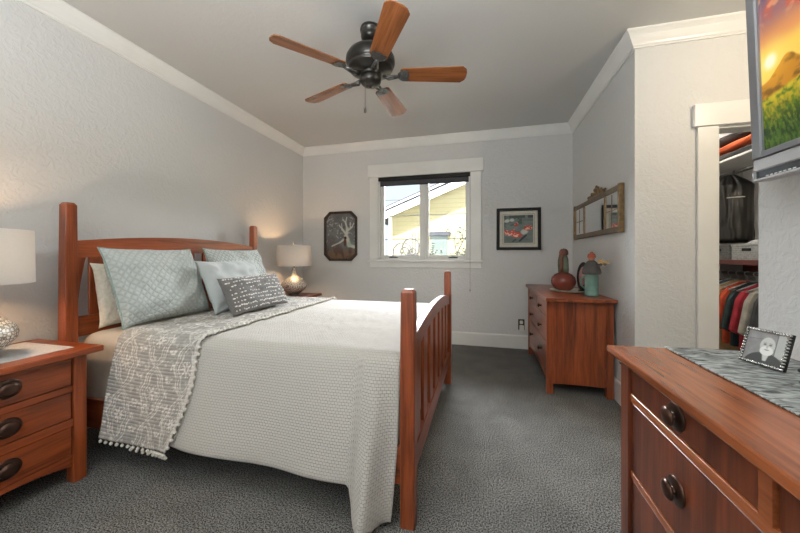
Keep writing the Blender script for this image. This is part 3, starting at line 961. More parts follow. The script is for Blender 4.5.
# ------------------------------------------------------------------ pillows
def pillow(name, label, BL, BR, TL, T, mat, pinch=0.05, ears=0.06, wr=0.006, sag=0.0, piping=None, pip_mat=None, group=None, uvs=1.0, seed=0, px=3.0, knife=0.55, nu=44, nv=36):
    BL, BR, TL = Vector(BL), Vector(BR), Vector(TL)
    ex = BR - BL; w = ex.length; ex.normalize()
    ey = TL - BL; ey = ey - ey.dot(ex) * ex; h = ey.length; ey.normalize(); ez = ex.cross(ey)
    C = (BL + BR) / 2

    def P(u, v, side):
        x = u * w / 2 * (1 - pinch * (1 - abs(v) ** 2.2) * abs(u) ** 2) * (1 + ears * 0.3 * (abs(u) * abs(v)) ** 6)
        y = v * h / 2 * (1 - pinch * (1 - abs(u) ** 2.2) * abs(v) ** 2) * (1 + ears * 0.3 * (abs(u) * abs(v)) ** 6)
        th = T / 2 * ((1 - abs(u) ** px) * (1 - abs(v) ** px)) ** knife
        th *= 1 + 0.22 * sag * (-v)
        y -= sag * h * 0.06 * (1 - u * u) * (v + 1) / 2
        edge = max(abs(u), abs(v))
        th += wr * (noise.noise((u * 3 + seed, v * 3, side * 5)) + 0.6 * noise.noise((u * 8 + seed, v * 8 + 4, side)) * edge ** 3) * (1 - edge ** 8) * 1.6
        p = C + ex * x + ey * (y + h / 2) + ez * (side * max(th, 0))
        return p
    mb = MB()
    g = lambda a: math.sin((a - 0.5) * PI) * 0.35 + (2 * a - 1) * 0.65
    mb.grid(lambda a, c: P(g(a), g(c), 1), nu, nv, lambda a, c: (a * w * uvs, c * h * uvs))
    mb.grid(lambda a, c: P(g(a), g(c), -1), nu, nv, lambda a, c: (a * w * uvs, c * h * uvs), flip=True)
    mb.clean(1e-5)
    o = solo(mb, name, mat, label, 'pillow', C, group)
    if piping:
        pts = []
        for k in range(40): pts.append(P(-1 + 2 * k / 40, -1, 1))
        for k in range(36): pts.append(P(1, -1 + 2 * k / 36, 1))
        for k in range(40): pts.append(P(1 - 2 * k / 40, 1, 1))
        for k in range(36): pts.append(P(-1, 1 - 2 * k / 36, 1))
        MB().tube(pts, piping, 6, closed=True).build('piping', pip_mat or mat, o)
    return o, P


M['cream_pil'] = uv_fabric('cream_matelasse', lin(226, 220, 206), lin(196, 188, 172), 'noise', 50, 50, 0.9, bdist=0.012)
M['teal_pil'] = uv_fabric('seafoam_quilt', lin(198, 204, 200), lin(172, 180, 176), 'quilt', 25, 25, 0.85, bdist=0.012)
M['teal_pip'] = noisy('seafoam_piping', lin(140, 156, 148), lin(150, 166, 158), 40, rough=0.9)
M['blue_pil'] = uv_fabric('pale_blue_linen', lin(186, 191, 191), lin(170, 176, 176), 'noise', 260, 260, 0.25, bdist=0.002)
M['grey_pil'] = uv_fabric('charcoal_wool', lin(112, 110, 108), lin(84, 82, 80), 'weave', 150, 150, 0.5, bdist=0.002)
M['bead'] = noisy('white_bead', lin(228, 226, 220), lin(208, 206, 198), 60, rough=0.35)

pillow('pillow', 'cream textured pillow against the headboard, half hidden behind the nearest seafoam pillow', (-2.205, 1.405, 0.722), (-2.205, 1.99, 0.722), (-2.275, 1.40, 1.095), 0.12, M['cream_pil'], seed=3, wr=0.012, ears=0.15, pinch=0.025, knife=0.42)
pillow('pillow', 'large seafoam quilted square pillow with piping, nearest of all on the bed', (-1.96, 1.365, 0.742), (-1.985, 1.965, 0.742), (-2.135, 1.395, 1.185), 0.19, M['teal_pil'], seed=1, wr=0.022, piping=0.005, pip_mat=M['teal_pip'], ears=0.12, pinch=0.028, knife=0.46)
pillow('pillow', 'large seafoam quilted square pillow with piping, at the window side behind two smaller pillows', (-2.02, 2.13, 0.738), (-2.04, 2.78, 0.738), (-2.19, 2.12, 1.195), 0.16, M['teal_pil'], seed=2, wr=0.02, piping=0.005, pip_mat=M['teal_pip'], ears=0.12, pinch=0.028, knife=0.46)
pillow('pillow', 'plain pale blue square pillow behind the beaded charcoal one', (-1.80, 1.845, 0.745), (-1.82, 2.42, 0.745), (-1.955, 1.805, 1.10), 0.15, M['blue_pil'], seed=5, wr=0.016, piping=0.003, pip_mat=M['blue_pil'], ears=0.12, pinch=0.03, knife=0.46)
lum, LP = pillow('pillow', 'small oblong charcoal pillow with rows of white beads', (-1.615, 1.80, 0.744), (-1.60, 2.39, 0.750), (-1.745, 1.745, 0.985), 0.13, M['grey_pil'], seed=6, wr=0.010, ears=0.12, pinch=0.025, knife=0.46)
b = MB(); rs = random.Random(5)
for r_ in range(9):
    v = -0.86 + r_ * 0.215
    dens = 30 if r_ in (0, 1, 7, 8) else 24
    for k in range(dens):
        if rs.random() < (0.12 if r_ in (0, 1, 7, 8) else 0.3):
            continue
        u = -0.965 + 1.93 * (k + 0.5) / dens
        vv = v + rs.uniform(-.025, .025)
        p = LP(u, vv, 1); q = LP(u + 0.02, vv, 1); n_ = LP(u, vv + 0.02, 1)
        ex = (q - p).normalized(); ez = ex.cross((n_ - p)).normalized()
        R = frame_M((0, 0, 0), ex, ez.cross(ex)).to_3x3().to_4x4()
        b.ball(p + ez * 0.001, 0.0055, 6, (2.0 if rs.random() < .6 else 1.0, 1.0, 0.6), R)
o = b.build('bead_embroidery', M['bead'], lum); o['kind'] = 'stuff'

# ------------------------------------------------------------------ knobs
def knob_plate(c, axis_M, rp=0.043, rk=0.03):
    """round back plate with a domed pull, built along local +z of axis_M"""
    Mx = Matrix.Translation(Vector(c)) @ axis_M
    mb = MB()
    mb.lathe([(0, 0), (rp, 0), (rp, 0.003), (rp * 0.9, 0.006), (rp * 0.5, 0.007), (0.010, 0.008), (0.008, 0.013), (rk * 0.6, 0.016), (rk, 0.020), (rk * 0.98, 0.024), (rk * 0.6, 0.029), (0, 0.0305)], M=Mx @ Matrix.Diagonal((1.12, 1, 1, 1)), seg=28)
    return mb


PLUS_X = RY(PI / 2); MINUS_X = RY(-PI / 2)
# the long axis of the plate lies along world y
PLUS_X = PLUS_X @ RZ(PI / 2); MINUS_X = MINUS_X @ RZ(PI / 2)

# ------------------------------------------------------------------ nightstands (drawers face the room)
def nightstand(loc, label):
    t = thing('nightstand', label, 'nightstand', loc, 'cherry nightstands')
    L = dict(local=True)
    hw = 0.285; d = 0.47; H = 0.642                       # case half width, depth; back at local x=0
    MB().box(-0.01, d + 0.035, -hw - 0.055, hw + 0.055, H, H + 0.03, 0.004).build('top', M['wy'], t, **L)
    for sx in (0.0, d - 0.055):
        for sy in (-hw, hw - 0.055):
            MB().box(sx, sx + 0.055, sy, sy + 0.055, 0, H, 0.003).build('leg', M['wz'], t, **L)
    for sy in (-hw + 0.008, hw - 0.026):
        MB().box(0.055, d - 0.055, sy, sy + 0.018, 0.11, H).build('side_panel', M['wx'], t, **L)
    MB().box(0.004, 0.016, -hw + 0.055, hw - 0.055, 0.11, H).build('back_panel', M['wz'], t, **L)
    MB().box(0.02, d - 0.05, -hw + 0.03, hw - 0.03, 0.125, 0.14).build('bottom_panel', M['wy'], t, **L)
    y0, y1 = -hw + 0.055, hw - 0.055
    rails = MB()
    for z0, z1 in ((0.290, 0.328), (0.465, 0.494)):
        rails.box(d - 0.045, d - 0.008, y0, y1, z0, z1)
    rails.build('drawer_rail', M['wy'], t, **L)
    n = 16
    poly = [(y0, 0.143), (y0, 0.085)] + [(y0 + (y1 - y0) * k / n, 0.085 + 0.035 * math.sin(PI * k / n) ** 0.8) for k in range(1, n)] + [(y1, 0.085), (y1, 0.143)]
    MB().prism(poly, Matrix.Translation((d - 0.04, 0, 0)) @ Myz, 0.03).build('apron', M['wy'], t, **L)
    for z0, z1 in ((0.147, 0.288), (0.330, 0.463), (0.496, 0.638)):
        dw = MB().box(d - 0.33, d - 0.012, y0 + 0.003, y1 - 0.003, z0, z1, 0.003).build('drawer', M['wy'], t, **L)
        k = knob_plate((d - 0.0125, 0, (z0 + z1) / 2), PLUS_X).build('knob', M['bronze'], dw, **L)
    return t


nightstand((-2.46, 0.922, 0), 'three drawer cherry nightstand on the near side of the bed under a silver lamp')
nightstand((-2.46, 3.312, 0), 'cherry nightstand on the window side of the bed, mostly hidden')
M['runner_linen'] = noisy('grey_linen', lin(186, 184, 182), lin(200, 198, 196), 80, rough=0.6)
b = MB().box(-2.42, -2.05, 0.66, 1.185, 0.672, 0.6745)
solo(b, 'table_runner', M['runner_linen'], 'pale grey cloth lying on the near nightstand under the lamp', 'runner', (-2.23, 0.92, 0.672))

# ------------------------------------------------------------------ table lamps
def table_lamp(loc, label):
    t = thing('table_lamp', label, 'lamp', loc, 'table lamps')
    L = dict(local=True)
    MB().lathe([(0, 0), (0.062, 0), (0.064, 0.006), (0.060, 0.014), (0.045, 0.018), (0, 0.018)]).build('foot', M['pewter'], t, **L)
    MB().lathe([(0.045, 0.016), (0.08, 0.024), (0.118, 0.05), (0.146, 0.088), (0.151, 0.115), (0.141, 0.145), (0.112, 0.174), (0.080, 0.197), (0.052, 0.214), (0.034, 0.235), (0.027, 0.265), (0.025, 0.31), (0.027, 0.325), (0, 0.325)], seg=48).build('body', M['mosaic'], t, **L)
    MB().lathe([(0.012, 0.323), (0.012, 0.40), (0.020, 0.402), (0.020, 0.43), (0, 0.43)], seg=16).tube([(0, 0, 0.43), (0, 0, 0.60)], 0.0035).build('stem', M['pewter'], t, **L)
    rb, rt, z0, z1 = 0.202, 0.199, 0.345, 0.592
    sh = MB().lathe([(rb, z0), (rt, z1), (rt - 0.003, z1), (rb - 0.003, z0), (rb, z0)], seg=64).build('shade', M['shade'], t, **L)
    b = MB()
    for a in range(3):
        c, s = math.cos(a * 2 * PI / 3), math.sin(a * 2 * PI / 3)
        b.tube([(0.0, 0, z1 - 0.012), (c * (rt - 0.003), s * (rt - 0.003), z1 - 0.012)], 0.002, 5)
    b.build('spider', M['pewter'], sh, **L)
    MB().lathe([(0, 0.598), (0.008, 0.60), (0.011, 0.612), (0.013, 0.622), (0.008, 0.634), (0, 0.637)], seg=14).build('finial', M['mosaic'], t, **L)
    bm_, nd, lk, bb = mat_base('warm_bulb', (1, 0.9, 0.8), 0.4)
    bb.inputs['Emission Color'].default_value = (1.0, 0.66, 0.36, 1); bb.inputs['Emission Strength'].default_value = 4
    MB().lathe([(0, 0.43), (0.014, 0.432), (0.016, 0.445), (0.028, 0.475), (0.028, 0.49), (0.018, 0.51), (0, 0.518)], seg=16).build('bulb', bm_, t, **L)
    light('lamp_light', 'POINT', LAMP_W, (1.0, 0.62, 0.34), (0.0, 0.0, 0.475), parent=t, shadow_soft_size=0.035)
    return t


table_lamp((-2.22, 0.90, 0.6745), 'silver mosaic table lamp with white drum shade on the near nightstand')
table_lamp((-2.22, 3.45, 0.672), 'silver mosaic table lamp with white drum shade in the corner by the window wall')

# ------------------------------------------------------------------ ceiling fan
FCX, FCY = -0.745, 2.075
fan = thing('ceiling_fan', 'five bladed ceiling fan with cherry blades and dark pewter motor', 'ceiling fan', (FCX, FCY, ZC))
L = dict(local=True)
MB().lathe([(0, 0), (0.068, 0), (0.072, -0.014), (0.070, -0.028), (0.062, -0.034), (0.066, -0.058), (0.060, -0.078), (0.036, -0.092), (0.02, -0.095), (0, -0.095)], seg=36).build('canopy', M['darkpewter'], fan, **L)
MB().lathe([(0.013, -0.07), (0.013, -0.16), (0, -0.16)], seg=14).lathe([(0, -0.075), (0.022, -0.08), (0.026, -0.092), (0.022, -0.10), (0.013, -0.104)], seg=18).build('downrod', M['pewter'], fan, **L)
MB().lathe([(0, -0.105), (0.03, -0.107), (0.05, -0.116), (0.06, -0.118), (0.110, -0.128), (0.148, -0.15), (0.166, -0.182), (0.168, -0.212), (0.158, -0.236), (0.150, -0.243), (0.152, -0.250), (0.142, -0.262), (0.10, -0.276), (0.085, -0.283), (0, -0.285)], seg=48, c=(0, 0, -0.028)).build('motor_housing', M['darkpewter'], fan, **L)
MB().lathe([(0.07, -0.284), (0.072, -0.300), (0.066, -0.305), (0.072, -0.310), (0.074, -0.328), (0.070, -0.350), (0.055, -0.366), (0.03, -0.373), (0.01, -0.375), (0.008, -0.385), (0, -0.388)], seg=40, c=(0, 0, -0.022)).build('switch_housing', M['darkpewter'], fan, **L)
b = MB().tube([(-0.02, -0.045, -0.36), (-0.02, -0.05, -0.375), (-0.02, -0.05, -0.56)], 0.0016, 6).lathe([(0, -0.60), (0.007, -0.596), (0.009, -0.585), (0.007, -0.57), (0.003, -0.556), (0, -0.556)], (-0.02, -0.05, 0), 12)
b.build('pull_chain', M['pewter'], fan, **L)


def blade_bm():
    mb = MB()
    hw0, hw1 = 0.056, 0.070; x0, x1 = 0.205, 0.656
    top = [(x0, -hw0 + 0.012), (x0 + 0.012, -hw0)]
    poly = [(x0, -hw0 + 0.014), (x0 + 0.014, -hw0), (x1 - 0.035, -hw1), (x1 - 0.008, -hw1 + 0.022), (x1, -hw1 + 0.05), (x1, hw1 - 0.05), (x1 - 0.008, hw1 - 0.022), (x1 - 0.035, hw1), (x0 + 0.014, hw0), (x0, hw0 - 0.014)]
    mb.prism(poly, Matrix.Translation((0, 0, -0.322)) @ RX(math.radians(-13)), 0.007, 0.001)
    return mb


def iron_bm():
    mb = MB()
    R = RX(math.radians(-13)); T0 = Matrix.Translation((0, 0, -0.3235)) @ R
    # shield that cups the blade root, then the arm to the motor
    poly = [(0.185, -0.016), (0.205, -0.040), (0.232, -0.050), (0.262, -0.044), (0.252, -0.022), (0.268, 0.0), (0.252, 0.022), (0.262, 0.044), (0.232, 0.050), (0.205, 0.040), (0.185, 0.016)]
    mb.prism(poly, T0 @ Matrix.Translation((0, 0, -0.006)), 0.006, 0.002)
    mb.tube([(0.09, 0.0, -0.328), (0.125, 0.018, -0.340), (0.16, 0.012, -0.335), (0.20, 0.0, -0.328)], 0.009, 8, taper=[1.1, 0.9, 0.9, 1.2])
    mb.tube([(0.09, 0.0, -0.328), (0.125, -0.018, -0.340), (0.16, -0.012, -0.335), (0.20, 0.0, -0.328)], 0.009, 8, taper=[1.1, 0.9, 0.9, 1.2])
    for x, y in ((0.218, -0.024), (0.218, 0.024), (0.245, 0.0)):
        mb.ball(T0 @ Vector((x, y, -0.006)), 0.006, 8, (1, 1, 0.5))
    return mb


M['blade'] = wood('fan_blade_cherry', 0, lin(112, 64, 30), lin(166, 100, 54), 0.22, 0.8)
bl = blade_bm().build('blade', M['blade'], fan, **L)
ir = iron_bm().build('blade_iron', M['pewter'], bl, **L)
A0 = math.radians(14)
for k in range(5):
    o = bl if k == 0 else copy_tree(bl, fan)
    o.rotation_euler = (0, 0, A0 + k * 2 * PI / 5)

# ------------------------------------------------------------------ chest of drawers in the alcove
CHX, CHX1, CHY0, CHY1, CHZ = 0.512, 1.004, 2.885, 4.03, 0.772
ch = thing('chest_of_drawers', 'low cherry chest of drawers with small dark knobs under the gilt mirror', 'chest of drawers', (0.76, 3.46, 0))
MB().box(CHX - 0.015, CHX1 + 0.006, CHY0 - 0.06, CHY1 + 0.10, CHZ, CHZ + 0.028, 0.003).build('top', M['by'], ch)
lw = 0.05
for x in (CHX, CHX1 - lw):
    for y in (CHY0, CHY1 - lw):
        MB().box(x, x + lw, y, y + lw, 0, CHZ, 0.003).build('leg', M['bz'], ch)


def plank_panel(y0, y1):
    mb = MB(); n = 4
    x0, x1 = CHX + lw, CHX1 - lw
    for k in range(n):
        a = x0 + (x1 - x0) * k / n; c = x0 + (x1 - x0) * (k + 1) / n
        zb = lambda x: 0.085 + 0.004 * math.sin(PI * (x - x0) / (x1 - x0))
        mb.hexa([(a, y0, zb(a)), (c, y0, zb(c)), (c, y1, zb(c)), (a, y1, zb(a))], [(a, y0, CHZ), (c, y0, CHZ), (c, y1, CHZ), (a, y1, CHZ)])
    return mb


plank_panel(CHY0 + 0.008, CHY0 + 0.026).build('side_panel', M['bz'], ch)
plank_panel(CHY1 - 0.026, CHY1 - 0.008).build('side_panel', M['bz'], ch)
MB().box(CHX1 - 0.02, CHX1 - 0.008, CHY0 + lw, CHY1 - lw, 0.09, CHZ).build('back_panel', M['by'], ch)
MB().box(CHX + 0.03, CHX1 - 0.02, CHY0 + 0.026, CHY1 - 0.026, 0.10, 0.115).build('bottom_panel', M['by'], ch)
y0, y1 = CHY0 + lw, CHY1 - lw; ym = (y0 + y1) / 2
b = MB()
for z0, z1 in ((0.392, 0.415), (0.605, 0.628), (0.745, CHZ)):
    b.box(CHX + 0.006, CHX + 0.05, y0, y1, z0, z1)
b.box(CHX + 0.006, CHX + 0.05, ym - 0.016, ym + 0.016, 0.628, 0.745); b.build('drawer_rail', M['by'], ch)
n = 18
poly = [(y0, 0.16), (y0, 0.085)] + [(y0 + (y1 - y0) * k / n, 0.085 + 0.04 * math.sin(PI * k / n) ** 0.7) for k in range(1, n)] + [(y1, 0.085), (y1, 0.16)]
MB().prism(poly, Matrix.Translation((CHX + 0.008, 0, 0)) @ Myz, 0.03).build('apron', M['by'], ch)


def small_knob(c):
    Mx = Matrix.Translation(Vector(c)) @ MINUS_X
    return MB().lathe([(0, 0), (0.012, 0), (0.008, 0.006), (0.007, 0.014), (0.015, 0.020), (0.018, 0.027), (0.014, 0.033), (0, 0.035)], M=Mx, seg=18)


for za, zb_, ya_, yb_, ks in ((0.630, 0.743, y0, ym - 0.016, (3.19,)), (0.630, 0.743, ym + 0.016, y1, (3.71,)), (0.417, 0.603, y0, y1, (3.19, 3.71)), (0.162, 0.390, y0, y1, (3.19, 3.71))):
    dw = MB().box(CHX + 0.008, CHX + 0.40, ya_ + 0.003, yb_ - 0.003, za, zb_, 0.003).build('drawer', M['by'], ch)
    for ky in ks:
        small_knob((CHX + 0.0085, ky, (za + zb_) / 2 if za > 0.2 else 0.295)).build('knob', M['bronze'], dw)

# ornaments on the chest
CT = CHZ + 0.028
M['plate'] = noisy('cream_glaze', lin(216, 208, 186), lin(228, 220, 200), 12, rough=0.3)
M['redclay'] = noisy('red_clay_glaze', lin(112, 50, 40), lin(136, 64, 50), 7, rough=0.22)
M['robe'] = noisy('brown_green_robe', lin(92, 92, 70), lin(108, 124, 104), 22, rough=0.6)
M['tealclay'] = noisy('teal_glaze', lin(104, 140, 128), lin(128, 160, 148), 14, rough=0.3)
M['greyclay'] = noisy('grey_clay', lin(76, 72, 70), lin(94, 90, 86), 16, rough=0.8)
M['redhead'] = noisy('brick_red_clay', lin(150, 70, 50), lin(170, 84, 60), 14, rough=0.6)
M['clayrobe'] = noisy('brown_clay', lin(112, 70, 52), lin(132, 86, 64), 16, rough=0.6)
M['clayhair'] = noisy('dark_brown_clay', lin(82, 48, 38), lin(104, 60, 46), 16, rough=0.5)
M['pink'] = noisy('rose_stone', lin(150, 104, 102), lin(182, 136, 130), 12, rough=0.3)
M['yellow'] = noisy('ochre_clay', lin(196, 160, 96), lin(210, 176, 112), 16, rough=0.6)
M['tan'] = noisy('tan_clay', lin(160, 104, 74), lin(176, 118, 86), 14, rough=0.6)
b = MB().lathe([(0, 0), (0.12, 0), (0.155, 0.010), (0.162, 0.012), (0.158, 0.015), (0.118, 0.006), (0, 0.005)], seg=40, sx=1.0, sy=1.22, M=Matrix.Translation((0.80, 3.43, CT)))
solo(b, 'plate', M['plate'], 'oval cream plate under the red clay pot on the chest', 'plate', (0.80, 3.43, CT))
t = thing('pot', 'round red clay pot with a robed figure for a lid on the cream plate', 'pot', (0.765, 3.455, CT + 0.006))
MB().lathe([(0, 0), (0.06, 0), (0.085, 0.018), (0.108, 0.06), (0.112, 0.088), (0.104, 0.124), (0.078, 0.154), (0.05, 0.168), (0.044, 0.172), (0, 0.172)], (0.765, 3.455, CT + 0.006), 44).build('body', M['redclay'], t)
z = CT + 0.177
fg = MB().lathe([(0, 0), (0.046, 0), (0.048, 0.03), (0.046, 0.09), (0.044, 0.13), (0.036, 0.160), (0.026, 0.175), (0, 0.180)], (0.765, 3.455, z), 24, sx=1.0, sy=0.85).build('lid_figure', M['robe'], t)
b = MB()
for sx in (-1, 1):
    b.tube([(0.742, 3.455 + sx * 0.038, z + 0.006), (0.738, 3.455 + sx * 0.042, z + 0.06), (0.740, 3.455 + sx * 0.040, z + 0.12), (0.747, 3.455 + sx * 0.030, z + 0.17), (0.755, 3.455 + sx * .018, z + .195)], 0.016, 8, taper=[.9, 1.0, 1.05, 1.0, .8])
b.build('mantle', M['clayrobe'], fg)
b = MB().ball((0.754, 3.450, z + 0.196), 0.029, 16, (0.95, 0.92, 1.1)).ball((0.727, 3.443, z + 0.194), 0.005, 8).ball((0.731, 3.452, z + .203), .004, 6).ball((0.731, 3.436, z + .203), .004, 6)
b.build('head', M['redhead'], fg)
MB().lathe([(0.038, -0.022), (0.041, 0.0), (0.038, 0.022), (0.024, 0.040), (0, 0.046)], (0.768, 3.457, z + 0.192), 20).build('hair', M['clayhair'], fg)
t = thing('stone_slice', 'pointed oval rose and black stone slice on a dark stand between pot and teal figure', 'ornament', (0.895, 3.36, CT + 0.006))
Ms = Matrix.Translation((0.908, 3.352, CT + 0.150)) @ RZ(math.radians(-28)) @ RX(math.radians(80))
o1 = MB().lathe([(0, -0.008), (0.046, -0.008), (0.052, 0), (0.046, 0.008), (0, 0.008)], M=Ms @ Matrix.Diagonal((1, 2.6, 1, 1)), seg=36).build('rim_stone', M['black'], t)
MB().lathe([(0, -0.010), (0.030, -0.010), (0.032, 0), (0.030, 0.010), (0, 0.010)], M=Ms @ Matrix.Diagonal((1, 3.0, 1, 1)), seg=36).build('rose_centre', M['pink'], t)
MB().box(0.875, 0.945, 3.325, 3.385, CT + 0.010, CT + 0.020, 0.003).box(0.893, 0.923, 3.35, 3.38, CT + 0.020, CT + 0.06, 0.003).build('stand', M['black'], t)
t = thing('figurine', 'clay figurine with grey cloak, red cap and ochre flowers on a tall teal base', 'figurine', (0.905, 3.09, CT))
MB().lathe([(0, 0), (0.055, 0), (0.056, 0.01), (0.052, 0.02), (0.052, 0.185), (0.055, 0.19), (0, 0.19)], (0.905, 3.09, CT), 32).build('base', M['tealclay'], t)
MB().tube([(0.858, 3.11, CT + 0.06), (0.83, 3.125, CT + 0.09), (0.832, 3.125, CT + 0.14), (0.858, 3.11, CT + 0.165)], 0.008, 8).build('handle', M['tealclay'], t)
bdy = MB().lathe([(0, 0.0), (0.066, 0.0), (0.074, 0.014), (0.068, 0.04), (0.055, 0.075), (0.038, 0.105), (0.022, 0.118), (0, 0.122)], (0.905, 3.09, CT + 0.185), 28, sx=1.0, sy=1.1).build('cloaked_body', M['greyclay'], t)
MB().tube([(0.93, 3.05, CT + 0.255), (0.955, 3.02, CT + 0.268), (0.985, 3.0, CT + 0.270)], 0.013, 8, taper=[1.2, 1, .8]).build('arm', M['greyclay'], bdy)
MB().ball((0.903, 3.085, CT + 0.322), 0.026, 16, (0.95, 0.95, 1.1)).build('head', M['tan'], t)
MB().lathe([(0.03, 0), (0.033, 0.012), (0.027, 0.03), (0.012, 0.042), (0.01, 0.05), (0, 0.052)], (0.905, 3.088, CT + 0.326), 18).build('cap', M['redhead'], t)
b = MB()
for k, (dx, dy, dz) in enumerate(((0, 0, 0), (0.02, -.01, 0.01), (-.025, 0.0, 0.006), (.035, -.02, .004), (0.01, 0.0, -.018), (-.01, .005, .02))):
    b.ball((0.962 + dx, 3.01 + dy, CT + 0.285 + dz), 0.013, 8, (1.3, 1, .7))
b.build('flowers', M['yellow'], t)

# ------------------------------------------------------------------ dresser along the right wall
DXF, DXB, DY0, DY1, DH = 0.490, 0.985, 0.11, 1.345, 0.772
dr = thing('dresser', 'wide cherry dresser with large dark knobs below the wall mounted television', 'dresser', (0.74, 0.75, 0))
M['dy'] = wood('dresser_cherry_y', 1, lin(124, 66, 36), lin(174, 100, 60), 0.24)  # lighter than the fronts: window glare put into the wood colour
M['dz'] = wood('dresser_shaded_z', 2, lin(74, 33, 20), lin(126, 64, 38), 0.36)  # darker copy of the cherry, shade on front and sides put into colour
MB().box(DXF - 0.021, 1.016, DY0 - 0.06, DY1 + 0.075, DH, DH + 0.028, 0.005, 2).build('top', M['dy'], dr)
lw = 0.062
for x in (DXF, DXB - lw):
    for y in (DY0, DY1 - lw):
        MB().box(x, x + lw, y, y + lw, 0, DH, 0.003).build('leg', M['dz'], dr)
for y in (DY0 + 0.008, DY1 - 0.026):
    MB().box(DXF + lw, DXB - lw, y, y + 0.018, 0.09, DH).build('side_panel', M['dz'], dr)
MB().box(DXB - 0.02, DXB - 0.008, DY0 + lw, DY1 - lw, 0.09, DH).build('back_panel', M['dy'], dr)
MB().box(DXF + 0.03, DXB - 0.02, DY0 + 0.026, DY1 - 0.026, 0.10, 0.115).build('bottom_panel', M['dy'], dr)
y0, y1 = DY0 + lw, DY1 - lw; ym = (y0 + y1) / 2
rows = ((0.668, 0.762), (0.400, 0.641), (0.150, 0.378))
b = MB()
for z0, z1 in ((0.762, DH), (0.641, 0.668), (0.378, 0.400)):
    b.box(DXF + 0.007, DXF + 0.05, y0, y1, z0, z1, 0.001)
b.box(DXF + 0.004, DXF + 0.05, ym - 0.015, ym + 0.015, 0.668, 0.762)
b.build('drawer_rail', M['dy'], dr)
n = 18
poly = [(y0, 0.147), (y0, 0.085)] + [(y0 + (y1 - y0) * k / n, 0.085 + 0.035 * math.sin(PI * k / n) ** 0.7) for k in range(1, n)] + [(y1, 0.085), (y1, 0.147)]
MB().prism(poly, Matrix.Translation((DXF + 0.006, 0, 0)) @ Myz, 0.03).build('apron', M['dy'], dr)
KY = (1.015, DY0 + DY1 - 1.015)
for (z0, z1), spans in ((rows[0], ((ym + 0.015, y1, KY[:1]), (y0, ym - 0.015, KY[1:]))), (rows[1], ((y0, y1, KY),)), (rows[2], ((y0, y1, KY),))):
    for a, c, ks in spans:
        dw = MB().box(DXF + 0.010, DXF + 0.40, a + 0.003, c - 0.003, z0 + 0.002, z1 - 0.002, 0.003).build('drawer', M['dz'], dr)
        for ky in ks:
            knob_plate((DXF + 0.0105, ky, (z0 + z1) / 2 + (0.003 if z0 > 0.5 else 0)), MINUS_X, 0.037, 0.025).build('knob', M['bronze'], dw)

DT = DH + 0.028


def marble():
    m, nd, lk, b = mat_base('grey_streaked_cloth', (0.3, 0.3, 0.3), 0.55, 0, 0.3)
    mp, nz = add_noise(m, nd, lk, b, lin(44, 46, 46), lin(196, 200, 196), (10, 34, 10), 1.6, 8, 0.36, 0.70, 0.15, 0.003)
    nz.inputs['Distortion'].default_value = 1.5
    return m


M['marble'] = marble()
b = MB()
b.grid(lambda u, v: (0.660 + 0.327 * u, 0.13 + 1.288 * v, DT + 0.004 + 0.0012 * noise.noise((u * 3, v * 9, 1))), 12, 40)
o = solo(b, 'table_runner', M['marble'], 'grey and black marbled runner along the back of the dresser top', 'runner', (0.83, 0.77, DT))
solidify(o, 0.005)

# small silver beaded photo frame, leaning back on its easel
fr = thing('photo_frame', 'small beaded silver photo frame leaning back on the marbled runner', 'photo frame', (0.835, 1.23, DT + 0.0075))
bl_, br_ = Vector((0.811, 1.287, DT + 0.010)), Vector((0.8415, 1.182, DT + 0.010))
ex = (br_ - bl_).normalized(); back = Vector((-ex.y, ex.x, 0))
back = back if back.x > 0 else -back
ey = (Vector((0, 0, 1)) * math.cos(0.28) + back * math.sin(0.28)).normalized(); ez = ex.cross(ey)
FW, FH = (br_ - bl_).length + 0.010, 0.112
FM = frame_M(bl_ - ex * 0.005, ex, ey)
M['silver'] = noisy('antique_silver', lin(150, 150, 146), lin(206, 206, 202), 40, rough=0.25, metal=0.9)
b = MB()
b.box(0, FW, 0, FH, -0.008, -0.001, 0.001); b.bm.transform(FM)
b.build('back_board', M['black'], fr)
b = MB(); k = 0.008
for i in range(15):
    x = k / 2 + (FW - k) * i / 14
    for y in (k * .6, FH - k * .6):
        b.ball(FM @ Vector((x, y, 0.003)), 0.0052, 8, (0.95 if i % 2 else 0.7, 1.1, 0.9), FM.to_3x3().to_4x4())
for i in range(1, 11):
    y = k * .6 + (FH - 1.2 * k) * i / 11
    for x in (k * .6, FW - k * .6):
        b.ball(FM @ Vector((x, y, 0.003)), 0.0052, 8, (1.1, 0.95 if i % 2 else 0.7, 0.9), FM.to_3x3().to_4x4())
b.build('beaded_rim', M['silver'], fr)
b = MB().hexa([FM @ Vector(p) for p in ((FW * .5 - .02, .0, -.05), (FW * .5 + .02, 0, -.05), (FW * .5 + .02, .003, -.05), (FW * .5 - .02, .003, -.05))], [FM @ Vector(p) for p in ((FW * .5 - .008, .08, -.009), (FW * .5 + .008, .08, -.009), (FW * .5 + .008, .08, -.006), (FW * .5 - .008, .08, -.006))])
b.bm.verts.ensure_lookup_table()
for v in b.bm.verts:
    v.co.z = max(v.co.z, DT + 0.0085)
b.build('easel_leg', M['black'], fr)


